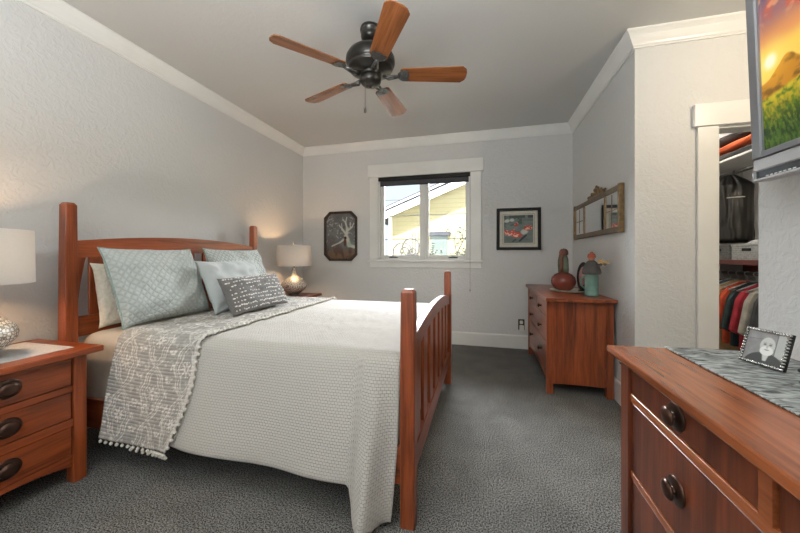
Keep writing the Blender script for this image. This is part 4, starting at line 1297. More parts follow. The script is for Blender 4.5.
def portrait(S, T):
    """black and white snapshot of a bald, white bearded man in a dark jacket"""
    x = (S - 0.56) * FW / FH; y = T
    c = np.zeros(S.shape + (3,)) + 150.0
    c += (vnoise(S * 6, T * 5, 2)[..., None] - .5) * 40
    c = mixc(c, [196, 200, 196], ((S > 0.78) & (T > .25)).astype(float) * .8)
    c = mixc(c, [110, 114, 112], (np.abs(S - 0.76) < 0.012).astype(float) * .8)
    c = mixc(c, [120, 124, 122], (np.abs(T - (0.74 + 0.1 * (S - .2))) < 0.012).astype(float) * (S < .42) * .8)
    body = sstep(0.03, -0.03, np.hypot(x / 0.62, (y + 0.12) / 0.52) - 0.9)
    c = mixc(c, [78, 80, 80], body)
    c = mixc(c, [214, 214, 210], sstep(.02, -.02, np.abs(x) - 0.05 - 0.2 * (y - .1)) * (y < .28) * (y > .08))
    head = sstep(.04, -.04, np.hypot(x / 0.20, (y - 0.58) / 0.27) - 1)
    c = mixc(c, [204, 206, 202], head)
    beard = sstep(.04, -.04, np.hypot(x / 0.18, (y - 0.41) / 0.15) - 1)
    c = mixc(c, [236, 236, 232], beard)
    for ex_ in (-0.075, 0.075):
        c = mixc(c, [96, 96, 94], sstep(.3, -.3, np.hypot((x - ex_) / 0.045, (y - 0.61) / 0.022) - 1) * .9)
        c = mixc(c, [150, 150, 146], sstep(.3, -.3, np.hypot((x - ex_) / 0.06, (y - 0.66) / 0.014) - 1) * .7)
    c = mixc(c, [168, 168, 164], sstep(.3, -.3, np.hypot(x / 0.03, (y - 0.54) / 0.05) - 1) * .6)
    c = mixc(c, [110, 108, 106], sstep(.3, -.3, np.hypot(x / 0.07, (y - 0.445) / 0.014) - 1) * .85)
    return c


M['print'] = attr_mat('printed_paper', 0.35, 0, 0.4)
painted_panel('photo', FM @ Vector((k, k, 0.0015)), ex * (FW - 2 * k), ey * (FH - 2 * k), 70, 52, portrait, M['print'], fr)
b = MB().tube([(0.834 + 0.021 * math.cos(a * 2 * PI / 24), 1.075 + 0.030 * math.sin(a * 2 * PI / 24), DT + 0.0115) for a in range(24)], 0.0038, 8, closed=True)
solo(b, 'bracelet', M['pewter'], 'dark metal bangle lying on the marbled runner beside the photo frame', 'bracelet', (0.834, 1.075, DT + 0.0075))
b = MB().tube([(0.895, 1.200, DT + 0.013), (0.90, 1.16, DT + 0.013), (0.905, 1.10, DT + 0.013)], 0.0055, 8)  # slim dark strip running on from the foot of the frame
solo(b, 'strip', M['black'], 'dark pen lying on the marbled runner at the foot of the photo frame', 'strip', (0.90, 1.15, DT + 0.0075))

# ------------------------------------------------------------------ television on the right wall
tv = thing('television', 'silver framed flat television showing a sunset landscape on a wall bracket', 'television', (0.93, 0.87, 1.75))
tilt = math.radians(2.0)
TVX, TVB, TVT, TVY1, TVY0 = 0.905, 1.405, 2.13, 1.385, 0.285
TM = Matrix.Translation((TVX, 0, TVB)) @ RY(-tilt)      # local: x depth towards the wall, y along the wall, z up from the lower edge
def silver_case():
    return noisy('brushed_silver_plastic', lin(190, 191, 194), lin(198, 199, 202), 3, rough=0.35, metal=0.1)
M['tvcase'] = silver_case()
M['gloss'] = noisy('gloss_black', lin(14, 14, 15), lin(18, 18, 19), 5, rough=0.15)
Hh = TVT - TVB; sc0, sc1 = 0.092, Hh - 0.04
sy0, sy1 = TVY0 + 0.04, TVY1 - 0.04
b = MB()
b.box(0, 0.05, TVY0, sy0, sc0 - 0.02, Hh, 0.004).box(0, 0.05, sy1, TVY1, sc0 - 0.02, Hh, 0.004).box(0, 0.05, sy0 - .002, sy1 + .002, sc1, Hh, 0.004).box(0, 0.05, sy0 - .002, sy1 + .002, sc0 - 0.02, sc0, 0.002)
M['bezel'] = noisy('grey_bezel', lin(132, 133, 137), lin(142, 143, 147), 3, rough=0.3, metal=0.2)
b.bm.transform(TM); b.build('bezel', M['bezel'], tv)
b = MB().box(0.003, 0.05, TVY0, TVY1, 0.030, sc0 - 0.022, 0.004); b.bm.transform(TM); b.build('speaker_panel', M['tvcase'], tv)
b = MB().box(0.008, 0.05, TVY0 + 0.01, TVY1 - 0.004, 0.004, 0.032); b.bm.transform(TM); b.build('port_recess', M['gloss'], tv)
b = MB().box(0.0, 0.05, TVY0, TVY1 + 0.0, -0.004, 0.004, 0.0015).box(0.0, 0.02, TVY1 - 0.006, TVY1, 0.004, 0.03, 0.001); b.bm.transform(TM); b.build('lower_lip', M['tvcase'], tv)
b = MB()
for q in range(7):
    y = TVY1 - 0.05 - 0.016 * q
    b.box(0.0072, 0.009, y - 0.005, y + 0.005, 0.007, 0.0105)
b.bm.transform(TM); b.build('control_marks', M['fascia'], tv)
b = MB().box(0.050, 0.085, TVY0 + 0.06, TVY1 - 0.06, 0.03, Hh - 0.05, 0.012); b.bm.transform(TM); b.build('rear_housing', M['black'], tv)
b = MB().box(0.985, 1.0305, 0.62, 1.05, 1.62, 1.90, 0.003); b.build('wall_bracket', M['black'], tv)
b = MB().box(0.012, 0.05, sy0 - 0.004, sy1 + 0.004, sc0 - 0.004, sc1 + 0.004); b.bm.transform(TM); b.build('screen_panel', M['gloss'], tv)


def sunset(S, T):
    """S from the wall-corner end, T up: cloudy sunset over dark hills and a grassy slope"""
    c = np.zeros(S.shape + (3,))
    c = c + np.array([252, 204, 90.0])
    c = mixc(c, [226, 150, 90], sstep(0.50, 0.60, T))
    c = mixc(c, [158, 108, 108], sstep(0.58, 0.74, T))
    c = mixc(c, [92, 82, 116], sstep(0.74, 0.92, T))
    cl = vnoise(S * 16 + T * 4, T * 10 - S * 5, 11)
    c = mixc(c, [206, 96, 74], sstep(0.46, 0.62, cl) * sstep(0.58, 0.72, T) * .75)
    c = mixc(c, [240, 176, 120], sstep(0.54, 0.68, vnoise(S * 24 + T * 6, T * 16 - S * 9, 14)) * sstep(0.6, 0.75, T) * .6)
    c = mixc(c, [84, 80, 112], sstep(0.50, 0.68, vnoise(S * 13, T * 12 - S * 6, 5)) * sstep(0.72, 0.9, T) * .8)
    d = np.hypot((S - 0.034) * 1.75, (T - 0.475))
    c = mixc(c, [255, 226, 110], sstep(0.17, 0.0, d) * .9)
    c = mixc(c, [255, 250, 214], sstep(0.06, 0.015, d))
    ridge = 0.345 + 0.075 * np.exp(-((S - 0.088) / 0.045) ** 2) + 0.03 * np.sin(S * 9 + .3) + 0.02 * vnoise(S * 30, S * 0, 3)
    m1 = sstep(0.006, -0.006, T - ridge)
    hill = np.zeros_like(c) + np.array([196, 132, 36.0])
    hill = mixc(hill, [120, 84, 30], sstep(0.40, 0.62, vnoise(S * 22, T * 26, 21)))
    hill = mixc(hill, [244, 176, 60], sstep(0.2, 0.0, d) * .8)
    c = c * (1 - m1[..., None]) + hill * m1[..., None]
    slope = 0.27 + 0.32 * S + 0.02 * vnoise(S * 26, S * 0 + 2, 6) - 0.25 * S * S
    m2 = sstep(0.012, -0.012, T - slope)
    g = np.zeros_like(c) + np.array([168, 150, 36.0])
    g = mixc(g, [92, 116, 26], sstep(0.38, 0.66, vnoise(S * 130 + T * 20, T * 44, 31)))
    g = mixc(g, [48, 84, 22], sstep(0.24, 0.06, T) * .75)
    g = mixc(g, [30, 56, 18], sstep(0.24, 0.1, T) * sstep(.42, .62, vnoise(S * 150 + T * 30, T * 30, 77)))
    g = mixc(g, [38, 62, 20], sstep(0.52, 0.75, vnoise(S * 60, T * 60, 8)) * .4)
    g = mixc(g, [226, 196, 50], sstep(0.10, 0.0, np.abs(T - slope)) * sstep(.35, .6, vnoise(S * 70, T * 60, 2)) * .7)
    return c * (1 - m2[..., None]) + g * m2[..., None]


M['screen'] = attr_mat('lit_screen', 0.25, 0.8)
painted_panel('picture', TM @ Vector((0.0105, sy1, sc0)), TM.to_3x3() @ Vector((0, sy0 - sy1, 0)), TM.to_3x3() @ Vector((0, 0, sc1 - sc0)), 420, 240, sunset, M['screen'], tv)

# ------------------------------------------------------------------ pictures on the window wall
yw = YB - 0.002
t = thing('picture', 'octagonal dark framed print of a pale blossoming tree, left of the window', 'picture', (-1.948, YB, 1.415))
x0, x1, z0, z1, cz = -2.20, -1.697, 1.066, 1.764, 0.085


def octo(x0, x1, z0, z1, c):
    return [(x0 + c, z0), (x1 - c, z0), (x1, z0 + c), (x1, z1 - c), (x1 - c, z1), (x0 + c, z1), (x0, z1 - c), (x0, z0 + c)]


M['frame_dark'] = noisy('dark_stained_frame', lin(40, 30, 26), lin(60, 44, 34), 16, rough=0.3)
oA, oB = octo(x0, x1, z0, z1, cz), octo(x0 + .032, x1 - .032, z0 + .032, z1 - .032, cz - .012)
b = MB(); n = 8
ra = [b.bm.verts.new((x, yw, z)) for x, z in oA]; rb_ = [b.bm.verts.new((x, yw - 0.022, z)) for x, z in oA]
rc = [b.bm.verts.new((x, yw - 0.018, z)) for x, z in oB]; rd = [b.bm.verts.new((x, yw, z)) for x, z in oB]
for p, q in ((ra, rb_), (rb_, rc), (rc, rd), (rd, ra)):
    for k_ in range(n):
        b.bm.faces.new((p[k_], p[(k_ + 1) % n], q[(k_ + 1) % n], q[k_]))
b.build('frame', M['frame_dark'], t)


def tree_print(S, T):
    x = S * 0.44; y = T * 0.634
    c = np.zeros(S.shape + (3,)) + np.array([96, 98, 98.0])
    c += (vnoise(S * 5, T * 7, 3)[..., None] - .5) * 44
    c = mixc(c, [112, 84, 62], sstep(.30, .05, T) * .9)
    c = mixc(c, [72, 52, 44], sstep(.5, .62, vnoise(S * 6, T * 5, 8)) * sstep(.35, .1, T) * .7)
    rs_ = np.random.RandomState(4)
    tree = np.zeros_like(S)
    def seg(ax, ay, bx, by, w):
        px, py = bx - ax, by - ay; L2 = px * px + py * py
        t_ = np.clip(((S - ax) * px + (T - ay) * py) / L2, 0, 1)
        dd = np.hypot((S - ax - t_ * px) * .44, (T - ay - t_ * py) * .634)
        return sstep(w * 1.4, w * .5, dd)
    for s_ in ((.80, .30, .70, .50, .034), (.70, .50, .74, .66, .024), (.72, .52, .56, .66, .016), (.56, .66, .46, .74, .010), (.74, .64, .68, .80, .014), (.68, .80, .72, .92, .008), (.75, .62, .90, .70, .013), (.90, .70, .96, .78, .008), (.68, .80, .58, .88, .007), (.66, .44, .48, .36, .014), (.48, .36, .2, .28, .010), (.8, .3, .98, .26, .024), (.56, .66, .54, .78, .007), (.84, .68, .84, .80, .008)):
        tree = np.maximum(tree, seg(*s_))
    c = mixc(c, [206, 204, 190], tree * .85)
    bl2 = (vnoise(S * 26, T * 34, 17) > .62) & (T > .35) & (vnoise(S * 5, T * 6, 5) > .44)
    c = mixc(c, [188, 190, 186], bl2.astype(float) * .55)
    c = mixc(c, [176, 78, 70], ((vnoise(S * 20, T * 24, 23) > .68) & (S < .4) & (T < .5) & (T > .25)).astype(float) * .6)
    c = mixc(c, [120, 160, 140], sstep(.5, -.5, np.hypot((S - .85) / .13, (T - .33) / .05) - 1) * .45)
    fg_ = sstep(.25, -.25, np.hypot((S - .66) / .05, (T - .36) / .085) - 1)
    c = mixc(c, [84, 46, 40], fg_)
    return mixc(c, [48, 34, 30], sstep(.25, -.25, np.hypot((S - .67) / .045, (T - .46) / .032) - 1))


# octagonal print cut to the frame
b = MB(); b.prism([(x, z) for x, z in oB], Matrix(((1, 0, 0, 0), (0, 0, -1, yw), (0, 1, 0, 0), (0, 0, 0, 1))), 0.008); b.build('mount', M['frame_dark'], t)
e = 0.034
pp = painted_panel('print', (x0 + e, yw - 0.010, z0 + e), (x1 - x0 - 2 * e, 0, 0), (0, 0, z1 - z0 - 2 * e), 110, 150, tree_print, M['print'], t)
bm = bmesh.new(); bm.from_mesh(pp.data)
hx, hz = (x1 - x0) / 2 - e, (z1 - z0) / 2 - e; cc = cz - 0.012
kill = [f for f in bm.faces if any(abs(v.co.x) - (hx - cc) + abs(v.co.z) - (hz - cc) > cc + 0.002 for v in f.verts)]
bmesh.ops.delete(bm, geom=kill, context='FACES'); bm.to_mesh(pp.data); bm.free()

t = thing('picture', 'black framed print of red and white carp with cream mat, right of the window', 'picture', (0.42, YB, 1.468))
x0, x1, z0, z1 = 0.164, 0.677, 1.211, 1.726
M['mat'] = noisy('cream_mat', lin(206, 202, 188), lin(214, 210, 196), 30, rough=0.8)
w = 0.036
b = MB().box(x0, x0 + w, yw - .026, yw, z0, z1, .003).box(x1 - w, x1, yw - .026, yw, z0, z1, .003).box(x0 + w, x1 - w, yw - .026, yw, z0, z0 + w, .003).box(x0 + w, x1 - w, yw - .026, yw, z1 - w, z1, .003); b.build('frame', M['black'], t)
MB().box(x0 + w - .002, x1 - w + .002, yw - .012, yw - .001, z0 + w - .002, z1 - w + .002).build('mat', M['mat'], t)
M['fillet'] = noisy('dark_fillet', lin(120, 116, 104), lin(130, 126, 112), 30, rough=0.5)
iw = 0.060
b = MB()
f0, f1, g0, g1 = x0 + w + .036, x1 - w - .036, z0 + w + .036, z1 - w - .036
b.box(f0, f0 + .004, yw - .0135, yw - .011, g0, g1).box(f1 - .004, f1, yw - .0135, yw - .011, g0, g1).box(f0, f1, yw - .0135, yw - .011, g0, g0 + .004).box(f0, f1, yw - .0135, yw - .011, g1 - .004, g1); b.build('fillet', M['fillet'], t)


def carp(S, T):
    c = np.zeros(S.shape + (3,)) + np.array([104, 114, 110.0])
    c += (vnoise(S * 5, T * 16, 3)[..., None] - .5) * 50
    lf = (vnoise(S * 7 + 3, T * 8, 12) > .5) & (T > .62 + .2 * (S - .3)) & (S < .62)
    c = mixc(c, [44, 74, 52], lf.astype(float) * .85)
    c = mixc(c, [30, 44, 40], ((T > .90) & (vnoise(S * 9, T * 3, 4) > .42)).astype(float) * .8)
    for (cx_, cy_, rx_, ry_, a) in ((.10, .80, .10, .06, .2), (.28, .83, .08, .06, 0), (.70, .40, .13, .10, .3)):
        X = (S - cx_) * math.cos(a) + (T - cy_) * math.sin(a); Y = -(S - cx_) * math.sin(a) + (T - cy_) * math.cos(a)
        c = mixc(c, [214, 214, 204], sstep(.3, -.3, np.hypot(X / rx_, Y / ry_) - 1) * .85)
    for (cx_, cy_, rx_, ry_, a, s_) in ((.13, .36, .15, .08, -.35, 1), (.42, .30, .19, .10, -.2, 2), (.83, .54, .15, .09, .15, 3), (.42, .66, .10, .05, .9, 4), (.30, .44, .09, .05, .6, 5)):
        X = (S - cx_) * math.cos(a) + (T - cy_) * math.sin(a); Y = -(S - cx_) * math.sin(a) + (T - cy_) * math.cos(a)
        f_ = sstep(.25, -.25, np.hypot(X / rx_, Y / ry_) - 1 + (vnoise(S * 16, T * 16, s_) - .5) * .9)
        c = mixc(c, [206, 70, 50], f_)
        c = mixc(c, [238, 210, 190], f_ * (vnoise(S * 24, T * 24, s_ + 9) > .58))
    for ax, ay, bx, by, wd in ((.54, .07, .76, .27, .030), (.30, .05, .40, .12, .018)):
        px, py = bx - ax, by - ay
        t_ = np.clip(((S - ax) * px + (T - ay) * py) / (px * px + py * py), 0, 1)
        dd = np.hypot(S - ax - t_ * px, T - ay - t_ * py)
        c = mixc(c, [30, 34, 38], sstep(wd * 1.3, wd * .6, dd))
    return c


painted_panel('print', (f0 + .016, yw - .0135, g0 + .016), (f1 - f0 - .032, 0, 0), (0, 0, g1 - g0 - .032), 130, 130, carp, M['print'], t)

# ------------------------------------------------------------------ gilt triple mirror on the alcove wall
t = thing('mirror', 'wide gilt three panel mirror with a carved crest on the alcove wall', 'mirror', (XR, 3.385, 1.51))
M['gilt'] = noisy('dull_gilt', lin(112, 90, 60), lin(142, 116, 76), 30, rough=0.4, metal=0.45, bump=0.5, bdist=0.004)
M['umber'] = noisy('umber_frame', lin(96, 80, 62), lin(118, 100, 76), 24, rough=0.45, metal=0.2)
mm, nd, lk, bb = mat_base('mirror_silver', (0.86, 0.87, 0.86), 0.02, 1.0); M['mirror'] = mm
xw = XR - 0.002
y0, y1, z0, z1 = 2.755, 4.015, 1.325, 1.69
b = MB().box(xw - .030, xw, y0, y1, z0, z0 + .046, .004).box(xw - .030, xw, y0, y1, z1 - .046, z1, .004); b.build('rail', M['umber'], t)
for ya_ in (y0 - .004, y1 - .05):
    MB().box(xw - .036, xw, ya_ + (.016 if ya_ > 3.3 else 0), ya_ + (.054 if ya_ > 3.3 else .038), z0 - .003, z1 + .006, .005).build('side_stile', M['gilt'], t)
for ya_ in (3.075, 3.655):
    MB().box(xw - .032, xw, ya_ - .012, ya_ + .012, z0 + .046, z1 - .046, .004).build('divider', M['gilt'], t)
for a, c in ((y0 + .034, 3.063), (3.087, 3.643), (3.667, y1 - .034)):
    MB().box(xw - .024, xw - .002, a, c, z0 + .043, z1 - .043).build('mirror_glass', M['mirror'], t)
for ya_ in ((y0 + .05 + 3.055) / 2, (3.675 + y1 - .05) / 2):
    a, c = (y0 + .05, 3.055) if ya_ < 3.3 else (3.675, y1 - .05)
    MB().box(xw - .027, xw - .023, ya_ - .003, ya_ + .003, z0 + .056, z1 - .056).box(xw - .027, xw - .023, a, c, 1.504, 1.510).build('glazing_line', M['umber'], t)
b = MB()
for k_, (dy, h, r_) in enumerate(((-.17, .016, .016), (-.125, .036, .018), (-.075, .030, .016), (-.045, .062, .017), (0, .048, .022), (0, .082, .015), (.045, .062, .017), (.075, .030, .016), (.125, .036, .018), (.17, .016, .016))):
    ring_pts = [(xw - .016, 3.32 + dy + r_ * math.cos(q * .5) * (1 - q / 26), z1 + h + r_ * math.sin(q * .5) * (1 - q / 26)) for q in range(18)]
    b.tube(ring_pts, .0075, 6)
    b.ball((xw - .014, 3.32 + dy * .9, z1 + h * .5), .012, 8, (.6, 1, max(1, h / .03)))
b.box(xw - .028, xw - .004, 3.10, 3.54, z1 - .004, z1 + .014, .005)
b.tube([(xw - .018, 3.10 - .02 * math.cos(q * .4), z1 + .018 + .014 * math.sin(q * .4)) for q in range(14)], .006, 6).tube([(xw - .018, 3.54 + .02 * math.cos(q * .4), z1 + .018 + .014 * math.sin(q * .4)) for q in range(14)], .006, 6)
b.build('crest', M['gilt'], t)

# ------------------------------------------------------------------ wall outlets
t = thing('outlet', 'bronze outlet plate with a white plug-in night light on the window wall', 'outlet', (0.455, YB, 0.30))
M['bronzeplate'] = noisy('bronze_plate', lin(58, 52, 38), lin(68, 62, 46), 30, rough=0.5)
M['whiteplastic'] = noisy('white_plastic', lin(232, 230, 222), lin(224, 222, 214), 10, rough=0.35)
MB().box(.418, .492, yw - .006, yw + .001, .232, .362, .002).build('plate', M['bronzeplate'], t)
MB().box(.437, .473, yw - .010, yw - .005, .305, .345, .004).build('socket', M['whiteplastic'], t)
MB().box(.432, .484, yw - .034, yw - .005, .215, .292, .008, 2).build('night_light', M['whiteplastic'], t)
t = thing('outlet', 'dark outlet plate on the alcove wall just past the chest', 'outlet', (XR, 2.79, 0.37))
MB().box(xw - .006, xw + .001, 2.755, 2.83, .31, .435, .002).build('plate', M['black'], t)
for z in (.345, .40):
    MB().box(xw - .010, xw - .005, 2.775, 2.81, z - .016, z + .016, .004).build('socket', M['whiteplastic'], t)

# ------------------------------------------------------------------ closet fittings and contents
M['melamine'] = noisy('white_melamine', lin(226, 226, 224), lin(232, 232, 230), 6, rough=0.4)
M['redshelf'] = wood('mahogany_shelf', 1, lin(84, 36, 32), lin(120, 58, 50), 0.4)
t = thing('closet_shelf', 'white upper closet shelf holding folded clothes', 'shelf', (2.135, 3.18, 1.92))
MB().box(1.93, 2.338, 2.72, 3.655, 1.92, 1.938, .002).build('board', M['melamine'], t)
MB().box(2.318, 2.338, 2.72, 3.655, 1.84, 1.92).build('cleat', M['melamine'], t)
MB().tube([(2.10, 2.715, 1.86), (2.10, 3.657, 1.86)], .016, 14).build('hanging_rod', M['silver'], t)
t = thing('closet_shelf', 'dark red lower closet shelf carrying the grey baskets', 'shelf', (2.145, 3.18, 1.10))
MB().box(1.955, 2.338, 2.72, 3.655, 1.072, 1.112, .003).build('board', M['redshelf'], t)
MB().box(2.318, 2.338, 2.72, 3.655, 1.0, 1.072).build('cleat', M['redshelf'], t)
MB().tube([(2.12, 2.715, 0.995), (2.12, 3.657, 0.995)], .014, 14).build('hanging_rod', M['pewter'], t)


def basket(y0, y1, mat, label):
    t = thing('basket', label, 'basket', (2.07, (y0 + y1) / 2, 1.112), 'closet baskets')
    x0, x1, z0, z1 = 1.965, 2.19, 1.112, 1.232
    b = MB()
    b.box(x0, x1, y0, y1, z0, z0 + .008).box(x0, x0 + .010, y0, y1, z0, z1, .002).box(x1 - .010, x1, y0, y1, z0, z1, .002).box(x0, x1, y0, y0 + .010, z0, z1, .002).box(x0, x1, y1 - .010, y1, z0, z1, .002)
    for k_ in range(7):
        z = z0 + .014 + k_ * .015
        b.box(x0 - .003, x0 + .002, y0 + .004, y1 - .004, z, z + .009, .002)
    b.box(x0 - .005, x1 + .003, y0 - .003, y0 + .008, z1 - .012, z1 + .002, .002).box(x0 - .005, x1 + .003, y1 - .008, y1 + .003, z1 - .012, z1 + .002, .002).box(x0 - .005, x0 + .010, y0, y1, z1 - .012, z1 + .002, .002)
    b.build('woven_body', mat, t)
    MB().box(x0 - .006, x0 - .002, (y0 + y1) / 2 - .045, (y0 + y1) / 2 + .045, z1 - .052, z1 - .030, .003).build('handle_slot', M['gloss'], t)
    return t


M['wicker'] = noisy('light_grey_wicker', lin(168, 172, 172), lin(196, 200, 200), 60, rough=0.7, bump=.5, bdist=.004)
M['wicker2'] = noisy('dark_grey_wicker', lin(104, 108, 108), lin(126, 130, 130), 60, rough=0.7, bump=.5, bdist=.004)
basket(2.90, 3.215, M['wicker'], 'light grey woven basket with a rolled cushion inside on the red closet shelf')
basket(3.235, 3.52, M['wicker2'], 'darker grey woven basket behind the light one on the red closet shelf')
M['greycloth'] = noisy('grey_striped_cloth', lin(150, 150, 152), lin(190, 190, 192), 26, (1, 6, 1), rough=.9)
b = MB().ball((2.075, 3.06, 1.225), .1, 24, (.78, 1.35, .5))
for v in b.bm.verts:
    v.co += Vector((0, 0, .006 * noise.noise(v.co * 18)))
solo(b, 'cushion', M['greycloth'], 'small grey cushion stuffed into the light grey closet basket', 'cushion', (2.075, 3.06, 1.18))

M['plastic'] = noisy('black_plastic_sheet', lin(16, 15, 14), lin(34, 31, 29), 7, rough=.34, bump=.4, bdist=.02, spec=.6)
M['label_white'] = noisy('white_print', lin(206, 206, 202), lin(216, 216, 212), 20, rough=.6)
t = thing('garment_bag', 'shiny black plastic garment bag hanging from the upper closet rod', 'garment bag', (2.10, 3.30, 1.25))


GA = Vector((0.94, -0.34, 0)).normalized(); GC = Vector((2.06, 3.40, 0))


def bag_pt(u, v, s):
    sh = max(0, (v - .84) / .16)
    hw = .15 * (1 - .72 * sh ** 1.3) * (1 + .05 * noise.noise((v * 4, 1, s)))
    th = .065 * (1 - abs(u) ** 3) ** .6 * (1 - .6 * sh) * (1 - max(0, (.06 - v) / .06) ** 2) ** .5
    th += .016 * noise.noise((u * 5.5, v * 2.0, s * 3)) * (1 - abs(u) ** 4) + .008 * noise.noise((u * 12, v * 5, s * 2)) * (1 - abs(u) ** 4)
    nrm = Vector((GA.y, -GA.x, 0))
    return GC + GA * (u * hw) + nrm * (s * max(th, 0.0)) + Vector((0, 0, 1.252 + v * .585))


b = MB()
b.grid(lambda u, v: bag_pt(2 * u - 1, v, 1), 26, 50); b.grid(lambda u, v: bag_pt(2 * u - 1, v, -1), 26, 50, flip=True); b.clean(1e-5)
b.build('bag', M['plastic'], t)
MB().tube([(2.083, 3.40, 1.825), (2.083, 3.40, 1.862)] + [(2.083 + .017 * (1 - math.cos(q * .45)), 3.40, 1.862 + .018 * math.sin(q * .45)) for q in range(1, 9)], .003, 6).build('hook', M['silver'], t)
b = MB(); nrm = Vector((GA.y, -GA.x, 0))
for q in range(9):
    u = -.15 + q * .085
    p = bag_pt(u, .66, 1) + nrm * .003
    b.box(-.006, .006, -.004, .004, -.0015, .0015); vs = b.bm.verts[:]; 
    for v in vs[-8:]:
        v.co = p + GA * v.co.x + Vector((0, 0, v.co.y)) + nrm * v.co.z
b.build('printed_strip', M['label_white'], t)


def folded(name, label, x0, x1, y0, y1, z0, z1, c1, c2, cat, seed=0):
    m = noisy(name + '_' + str(seed), c1, c2, 8, rough=.9, bump=.4, bdist=.01)
    b = MB()
    def P(u, v):
        a = 2 * PI * v; e = 4
        cx_, cz_ = (x0 + x1) / 2, (z0 + z1) / 2
        ca_, sa_ = math.cos(a), math.sin(a)
        r = (abs(ca_) ** e + abs(sa_) ** e) ** (-1 / e)
        k_ = 1 - max(0, abs(2 * u - 1) - .93) * 3
        z = cz_ + (z1 - z0) / 2 * r * sa_ * k_
        nz_ = noise.noise((u * 5 + seed, ca_ * 2, sa_))
        up = .014 * nz_ if sa_ > 0 else 0
        return (cx_ + (x1 - x0) / 2 * r * ca_ * k_ + .008 * nz_, y0 + (y1 - y0) * u, max(z0, z + up))
    V = b.grid(P, 24, 28)
    b.bm.faces.new(V[0][:-1]); b.bm.faces.new(list(reversed(V[-1][:-1])))
    b.clean(1e-4)
    return solo(b, name, m, label, cat, ((x0 + x1) / 2, (y0 + y1) / 2, z0))


folded('folded_jacket', 'dark grey folded jacket lowest on the white closet shelf', 1.95, 2.26, 2.84, 3.58, 1.938, 2.0, lin(46, 44, 44), lin(66, 62, 60), 'jacket', 1)
folded('folded_shirt', 'orange red folded shirt in the middle of the stack on the white closet shelf', 1.955, 2.24, 2.88, 3.56, 2.016, 2.075, lin(206, 84, 40), lin(222, 104, 56), 'shirt', 2)
folded('folded_sweater', 'black folded sweater lying over the orange shirt on the closet shelf', 1.97, 2.25, 2.92, 3.55, 2.091, 2.165, lin(34, 32, 32), lin(52, 48, 46), 'sweater', 3)
folded('folded_towel', 'magenta and white folded towel topmost on the closet shelf', 1.96, 2.22, 2.86, 3.12, 2.181, 2.225, lin(196, 60, 110), lin(230, 200, 210), 'towel', 4)

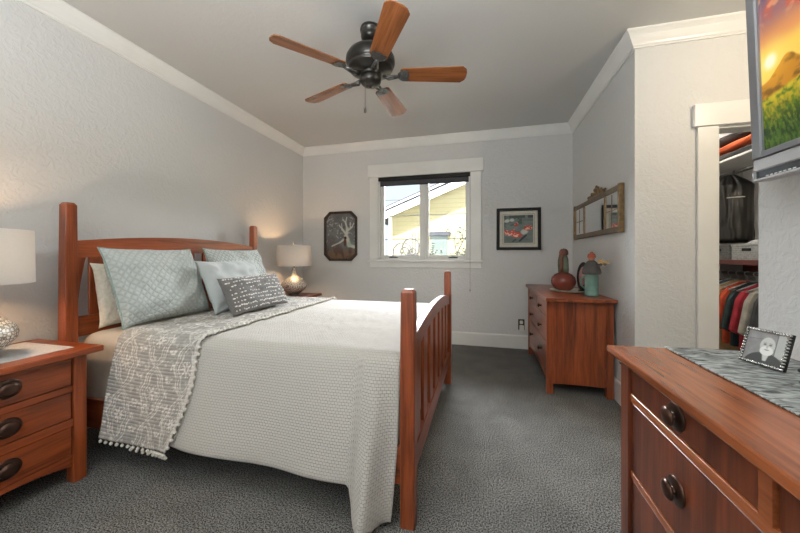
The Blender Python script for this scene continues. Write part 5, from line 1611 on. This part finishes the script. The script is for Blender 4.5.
# hanging clothes along the lower rod
GAR = [('maroon', (100, 40, 44)), ('slate blue', (90, 100, 122)), ('tan', (182, 152, 106)), ('orange red', (206, 84, 54)), ('dark teal', (44, 60, 62)), ('crimson', (160, 44, 56)), ('stone grey', (164, 160, 150)), ('charcoal', (58, 58, 62))]
WHERE = ('farthest in', 'second from the far end', 'third from the far end', 'fourth from the far end', 'fourth from the near end', 'third from the near end', 'second from the near end', 'nearest the closet doorway')
M['hanger'] = noisy('white_hanger', lin(226, 226, 224), lin(216, 216, 214), 8, rough=.4)
ng = len(GAR)
for k_, (cn, rgb_) in enumerate(GAR):
    y = 3.57 - k_ * 0.092
    rodz = 0.995
    hx_ = 2.12
    b = MB()
    b.tube([(hx_ + .021 * math.sin(q * .42 - .3), y, rodz - .003 + .021 * math.cos(q * .42 - .3)) for q in range(-3, 7)][::-1] + [(hx_, y, rodz - .03), (hx_, y, rodz - .055)], .0035, 6)
    b.tube([(hx_ - .185, y, rodz - .125), (hx_ - .09, y, rodz - .082), (hx_, y, rodz - .052), (hx_ + .09, y, rodz - .082), (hx_ + .185, y, rodz - .125), (hx_, y, rodz - .128)], .006, 6, closed=True)
    solo(b, 'clothes_hanger', M['hanger'], 'white plastic hanger carrying the %s garment on the lower closet rod' % cn, 'hanger', (hx_, y, rodz), 'white hangers')
    mt = noisy('cloth_' + cn.replace(' ', '_'), lin(*rgb_), lin(*[min(255, c * 1.18 + 5) for c in rgb_]), 14, rough=.9, bump=.3, bdist=.01)
    b = MB(); rs = random.Random(k_); ln = rs.uniform(.56, .66)
    prof = [(0.05, -.062), (.10, -.088), (.155, -.135), (.19, -.20), (.232, -.44), (.180, -.47), (.160, -.30), (.158, -.40), (.166, -ln)]
    outline = [(-x_, z_) for x_, z_ in prof] + [(x_, z_) for x_, z_ in reversed(prof)]
    outline = [(min(x_, .205), z_) for x_, z_ in outline]
    # dedupe neighbours after clipping to the closet side
    ol = []
    for p in outline:
        if not ol or (abs(p[0] - ol[-1][0]) + abs(p[1] - ol[-1][1])) > 1e-4:
            ol.append(p)
    b.prism(ol, Matrix.Translation((hx_, y + .022, rodz)) @ RXm, .044, .008)
    bmesh.ops.triangulate(b.bm, faces=b.bm.faces[:])
    solo(b, 'hanging_shirt', mt, '%s shirt hanging %s on the lower closet rod' % (cn, WHERE[k_]), 'shirt', (hx_, y, rodz - .1), 'clothes on the lower closet rod')

# ------------------------------------------------------------------ passage ceiling light (its glow reaches the closet wall)
t = thing('passage_light', 'round frosted ceiling light in the passage beside the closet', 'ceiling light', (1.75, 1.55, ZC))
MB().lathe([(0, 0), (0.09, 0), (0.09, -0.02), (0.02, -0.03), (0.02, -0.16), (0.08, -0.17), (0.08, -0.18), (0, -0.18)], seg=32).build('base', M['pewter'], t, local=True)
mt, nd, lk, bb = mat_base('lit_frosted_glass', (0.9, 0.88, 0.84), .4)
bb.inputs['Emission Color'].default_value = (1, .84, .64, 1); bb.inputs['Emission Strength'].default_value = 3
MB().lathe([(0.075, -0.18), (0.13, -0.20), (0.14, -0.22), (0.10, -0.26), (0, -0.275)], seg=32).build('glass_bowl', mt, t, local=True)
light('passage_bulb', 'POINT', HALL_W, (1.0, .83, .62), (0, 0, -0.33), parent=t, shadow_soft_size=.05)

t = thing('closet_fill_light', 'small round fill light added on the closet ceiling, out of view', 'ceiling light', (1.75, 3.15, ZC))  # unseen fixture added to brighten the closet interior
MB().lathe([(0, 0), (0.09, 0), (0.095, -0.02), (0.09, -0.03), (0, -0.03)], seg=28).build('base', M['pewter'], t, local=True)
MB().lathe([(0.088, -0.03), (0.08, -0.05), (0.04, -0.062), (0, -0.065)], seg=28).build('glass_bowl', mt, t, local=True)
light('closet_fill', 'POINT', CLOSET_W, (1.0, .93, .84), (0, 0, -0.12), parent=t, shadow_soft_size=.05)
